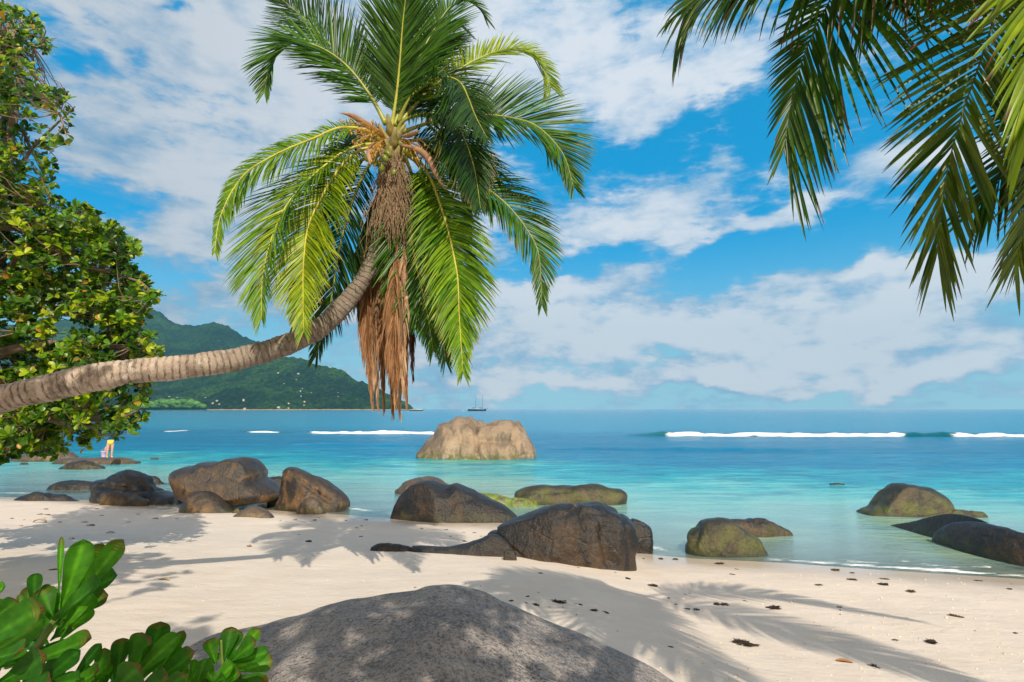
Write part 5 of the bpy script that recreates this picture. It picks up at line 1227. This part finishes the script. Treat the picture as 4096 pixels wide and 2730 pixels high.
SM = [(ZR, 68,607,24),(ZR,158,610,24),(ZR,545,675,20),(ZR,1270,697,24),(ZR,2220,765,16),(ZR,2263,799,26),(ZR,2275,768,14),(ZR,115,857,20),(ZR,222,832,16),(ZR,250,828,18),(ZR,160,895,16),(ZR,232,925,30),(ZR,600,875,24),(ZR,550,937,14),(ZR,1197,932,14),(ZR,1383,937,14),(ZR,2300,1077,28),(ZR,1650,1203,24),(ZR,1657,1175,14),(ZR,2045,1062,12),(ZR,1215,1051,12),(ZR,130,1164,26),(ZR,812,1210,18),(ZR,1680,1306,26),(ZR,1490,1200,18),(ZR,2150,1320,14),(ZR,2310,1355,18),(ZR,1152,1122,18),(ZR,1035,1090,10),(ZR,870,1040,12),(ZR,2010,1298,10),(ZR,1955,1243,14),
 (ZF,1535,252,20),(ZF,1715,243,22),(ZF,1640,274,24),(ZF,1700,276,26),(ZF,1845,220,18),(ZF,2127,172,40),(ZF,2012,138,26),(ZF,2155,182,16),(ZF,2290,282,24),(ZF,2335,286,26),(ZF,2215,462,20),(ZF,1770,308,14),(ZF,1590,202,14),(ZF,1250,160,12),(ZF,1320,172,12),
 (Z6,290,452,22),(Z6,250,485,26),(Z6,295,488,26),(Z6,605,451,22),(Z6,637,492,18),(Z6,863,484,16),(Z6,1853,519,18),(Z6,1975,521,24),(Z6,2000,505,12),(Z6,2170,524,16),(Z6,2236,570,18),(Z6,2270,556,14),(Z6,2265,624,18),(Z6,1875,612,14),(Z6,1108,513,14),(Z6,2300,519,14),(Z6,150,520,14),(Z6,75,510,20),(Z6,1760,523,14),(Z6,1670,458,10),
 (ZB,635,629,16),(ZB,810,602,20),(ZB,733,601,16),(ZB,605,581,20),(ZB,1960,768,20),(ZB,2035,790,18),(ZB,2160,792,28),(ZB,2265,795,26),(ZB,2095,985,44),(ZB,1920,935,34),(ZB,1290,895,22),(ZB,1560,856,16),(ZB,430,573,18),(ZB,25,508,20),(ZB,860,627,12),(ZB,1830,890,14),(ZB,630,900,10),(ZB,1785,855,10),(ZB,515,545,10),(ZB,480,540,10)]
for k, (zf, x, y, s) in enumerate(SM): weed('seaweed_scrap', *zf(x, y), s * .75, 'small scrap of dark seaweed scattered on the pale sand', 'small seaweed scraps on the sand', k % 3 == 0, k + 1)
# dead leaves
m_dl = [simple('dry orange leaf', (0.42, 0.20, 0.06), 0.7), simple('dry brown leaf', (0.16, 0.07, 0.035), 0.7), simple('dry tan leaf', (0.45, 0.32, 0.18), 0.7)]
DLV = [(Z6,570,556,44,1,'curled brown dead leaf on sunlit sand below the leaf-shadow band'),(Z6,690,603,36,1,'arched dark dead leaf on sunlit sand above the tree shadow'),(Z6,450,640,26,1,'red-brown dead leaf at the upper edge of the tree shadow'),(Z6,975,512,30,1,'brown dead leaf in the leaf-shadow band before the conical boulder'),
 (Z6,132,558,22,0,'orange dead leaf on the sunlit strip near the left edge'),(Z6,375,536,22,0,'orange dead leaf just below the leaf-shadow band'),(Z6,530,535,30,0,'pale orange leaf beside the curled brown one'),(Z6,805,536,24,2,'small tan leaf on the lit strip right of the curled brown one'),(Z6,250,536,60,2,'long thin tan strip of dry leaf near the left edge'),
 (Z6,1562,688,26,0,'orange dead leaf on lit sand above the trunk shadow'),(Z5,1290,634,54,2,'greenish curled leaf inside the big tree shadow'),(ZF,1012,180,16,0,'orange leaf on the sand just left of the grey boulder peak'),(ZR,1222,1258,70,0,'orange-brown leaf low on the right-hand sand'),(ZF,528,542,30,1,'tiny red-brown leaf resting on the grey boulder'),
 (Z5,1955,368,30,0,'orange leaf above the trunk shadow on bright sand'),(Z5,415,555,44,1,'dark shell-like leaf curl beside the tallest green shoot')]
for k, (zf, x, y, s, mt, lb) in enumerate(DLV):
    r_ = np.random.default_rng(600 + k); X, Y_ = zf(x, y); h_ = hit(X, Y_)
    if 'resting' in lb: h_ = at(X, Y_, 3.75); h_[2] += 0.0
    s3 = s * .36 / F * h_[1]
    us_ = np.linspace(-1, 1, 9); vs_ = np.linspace(-1, 1, 5); V = []
    for u in us_:
        for v in vs_:
            wv_ = .38 * max(1 - u * u, 0) ** .6
            V.append([u, v * wv_, .22 * (1 - u * u) * (.6 + k % 3 * .5) + .25 * v * v * wv_ + .04])
    V = np.array(V + [[q_[0], q_[1], q_[2] - .03] for q_ in V]); m5 = 45
    Fq = [[i * 5 + j, i * 5 + j + 1, i * 5 + j + 6, i * 5 + j + 5] for i in range(8) for j in range(4)]; Fq = Fq + [[a + m5 for a in q_[::-1]] for q_ in Fq]
    a_ = r_.uniform(-.5, .5); Rm = np.array([[math.cos(a_), -math.sin(a_), 0], [math.sin(a_), math.cos(a_), 0], [0, 0, 1]])
    tag(mesh_obj('dead_leaf', (V * s3 * 1.3) @ Rm.T + h_, np.array(Fq), m_dl[mt]), lb, 'leaf')
# shell and coral grit
m_grit = simple('broken coral and shell', (0.72, 0.62, 0.50), 0.8, scale=20, var=0.3)
def grit():
    r_ = np.random.default_rng(77); pr = []
    bm_ = bmesh.new(); bmesh.ops.create_cube(bm_, size=1.0); bmesh.ops.bevel(bm_, geom=bm_.edges[:], offset=.25, segments=1, affect='EDGES'); bmesh.ops.triangulate(bm_, faces=bm_.faces[:])
    tv = np.array([v.co[:] for v in bm_.verts]); tf = np.array([[v.index for v in f.verts] for f in bm_.faces]); bm_.free()
    for k in range(1500):
        if k % 3: px = r_.uniform(2700, 4096); py = r_.uniform(2290, 2730)
        else: px = r_.uniform(100, 4000); py = r_.uniform(2060, 2700)
        h_ = hit(px, py)
        if h_[2] < .03: continue
        s = abs(r_.normal(0, .009)) + .004
        Rm = np.array(Matrix.Rotation(r_.uniform(0, 6), 3, Vector(r_.normal(0, 1, 3))))
        pr.append(((tv * np.array([1.6, 1, .6]) * s * (1 + r_.normal(0, .15, tv.shape))) @ Rm.T + h_ + [0, 0, s * .15], tf))
    v, f, _ = merge(pr); return v, f
v, f = grit(); tag(mesh_obj('shell_grit', v, f, m_grit, smooth=False), 'pale coral and shell crumbs sprinkled over the sand', 'shell grit', None, 'stuff')

# ------------------------------------------------------------------ bather and bucket
m_skin = simple('skin', (0.62, 0.36, 0.26), 0.5, var=0.05); m_yel = simple('yellow swimwear', (0.80, 0.55, 0.05), 0.6); m_hair = simple('brown hair', (0.10, 0.05, 0.03), 0.6)
PF = at(437, 1833, 33.6)
def skin_body(joints, edges, radii, name, mat, parent):
    me = bpy.data.meshes.new(name); bm_ = bmesh.new(); ly = bm_.verts.layers.skin.verify(); vs = [bm_.verts.new(j) for j in joints]
    for a_, b_ in edges: bm_.edges.new((vs[a_], vs[b_]))
    for v_, r0 in zip(vs, radii): v_[ly].radius = (r0, r0)
    vs[0][ly].use_root = True
    bm_.to_mesh(me); bm_.free()
    o = bpy.data.objects.new(name, me); COL.objects.link(o)
    o.modifiers.new('Skin', 'SKIN'); sub = o.modifiers.new('Sub', 'SUBSURF'); sub.levels = 2; sub.render_levels = 2
    me.materials.append(mat); o.parent = parent
    o.modifiers['Skin'].use_smooth_shade = True
    return o
per = empty('person', PF); per.rotation_euler[2] = 0.60; tag(per, 'bather bending down on the reef ledge in yellow bottoms', 'person')
J = [(0, 0, .90), (.10, 0, .86), (.11, -.02, .48), (.10, .02, .08), (.16, -.10, .03), (-.10, 0, .86), (-.11, -.02, .48), (-.12, .02, .08), (-.08, -.10, .03),
     (0, .18, .95), (-.02, .38, .78), (-.04, .50, .60), (-.05, .56, .50), (-.06, .62, .40), (-.20, .46, .62), (-.24, .42, .36), (-.24, .34, .14), (-.24, .32, .05), (.12, .48, .62), (.10, .50, .38), (.04, .46, .18), (.03, .45, .09)]
E = [(0,1),(1,2),(2,3),(3,4),(0,5),(5,6),(6,7),(7,8),(0,9),(9,10),(10,11),(11,12),(12,13),(11,14),(14,15),(15,16),(16,17),(11,18),(18,19),(19,20),(20,21)]
RD = [.13,.10,.065,.045,.035,.10,.065,.045,.035,.13,.13,.11,.05,.10,.05,.038,.028,.022,.05,.038,.028,.022]
skin_body(J, E, RD, 'body', m_skin, per)
skin_body([(0, .01, .905), (.13, .0, .865), (-.13, .0, .865), (0, .20, .975)], [(0,1),(0,2),(0,3)], [.19,.145,.145,.165], 'swim_bottoms', m_yel, per)
skin_body([(-.06, .64, .42), (-.06, .66, .33)], [(0,1)], [.11,.06], 'hair', m_hair, per)
m_buck = simple('lilac plastic bucket', (0.62, 0.50, 0.78), 0.35); m_pink = simple('pink cloth', (0.75, 0.15, 0.20), 0.7)
bk = at(415, 1829, 33.7); bo = empty('bucket', bk); tag(bo, 'lilac bucket set down beside the bending bather', 'bucket')
zz_ = np.array([0, .02, .3, .33, .33]); rr_ = np.array([.10, .14, .18, .19, .16])
v, f = tube(np.stack([zz_ * 0, zz_ * 0, zz_], 1) + bk + [0, 0, 0], rr_, 20, cap=False, ref=(0, 1, 0.01)); 
ph = np.linspace(0, 2 * np.pi, 20, endpoint=False)
V = np.concatenate([np.stack([r0 * np.cos(ph), r0 * np.sin(ph), ph * 0 + z0], 1) for z0, r0 in [(0.0, .12), (.30, .17), (.31, .185), (.34, .185), (.34, .165), (.03, .11)]]) + bk
Fq = [[i * 20 + j, i * 20 + (j + 1) % 20, (i + 1) * 20 + (j + 1) % 20, (i + 1) * 20 + j] for i in range(5) for j in range(20)]
mesh_obj('pail', V, np.array(Fq), m_buck, bo)
aa = np.linspace(0, np.pi, 12); v, f = tube(np.stack([np.cos(aa) * .18, aa * 0, .33 + np.sin(aa) * .14], 1) + bk, .008, 6, ref=(0, 1, 0)); mesh_obj('handle', v, f, m_buck, bo)

# ------------------------------------------------------------------ haze
v, f = boxmesh(-5000, 3200, -300, 4800, -11, 700)
hz_m = bpy.data.materials.new('sea haze'); hz_m.use_nodes = True; nt = hz_m.node_tree; nt.nodes.remove(nt.nodes['Principled BSDF'])
pv = nt.nodes.new('ShaderNodeVolumePrincipled'); pv.inputs['Color'].default_value = (0.25, 0.72, 1.0, 1); pv.inputs['Density'].default_value = 0.00008; pv.inputs['Anisotropy'].default_value = 0.2
nt.links.new(pv.outputs[0], nt.nodes['Material Output'].inputs['Volume'])
hzo = mesh_obj('haze', v, f, hz_m, smooth=False); tag(hzo, 'thin blue sea haze over the bay', None, None, 'stuff')

# ------------------------------------------------------------------ render settings
SC.view_settings.view_transform = 'Standard'; SC.view_settings.look = 'None'; SC.view_settings.exposure = 0.0; SC.view_settings.gamma = 1
SC.cycles.max_bounces = 6; SC.cycles.transparent_max_bounces = 12; SC.cycles.volume_bounces = 0
SC.cycles.use_denoising = True
SC.cycles.sample_clamp_indirect = 6
SC.cycles.volume_step_rate = 10
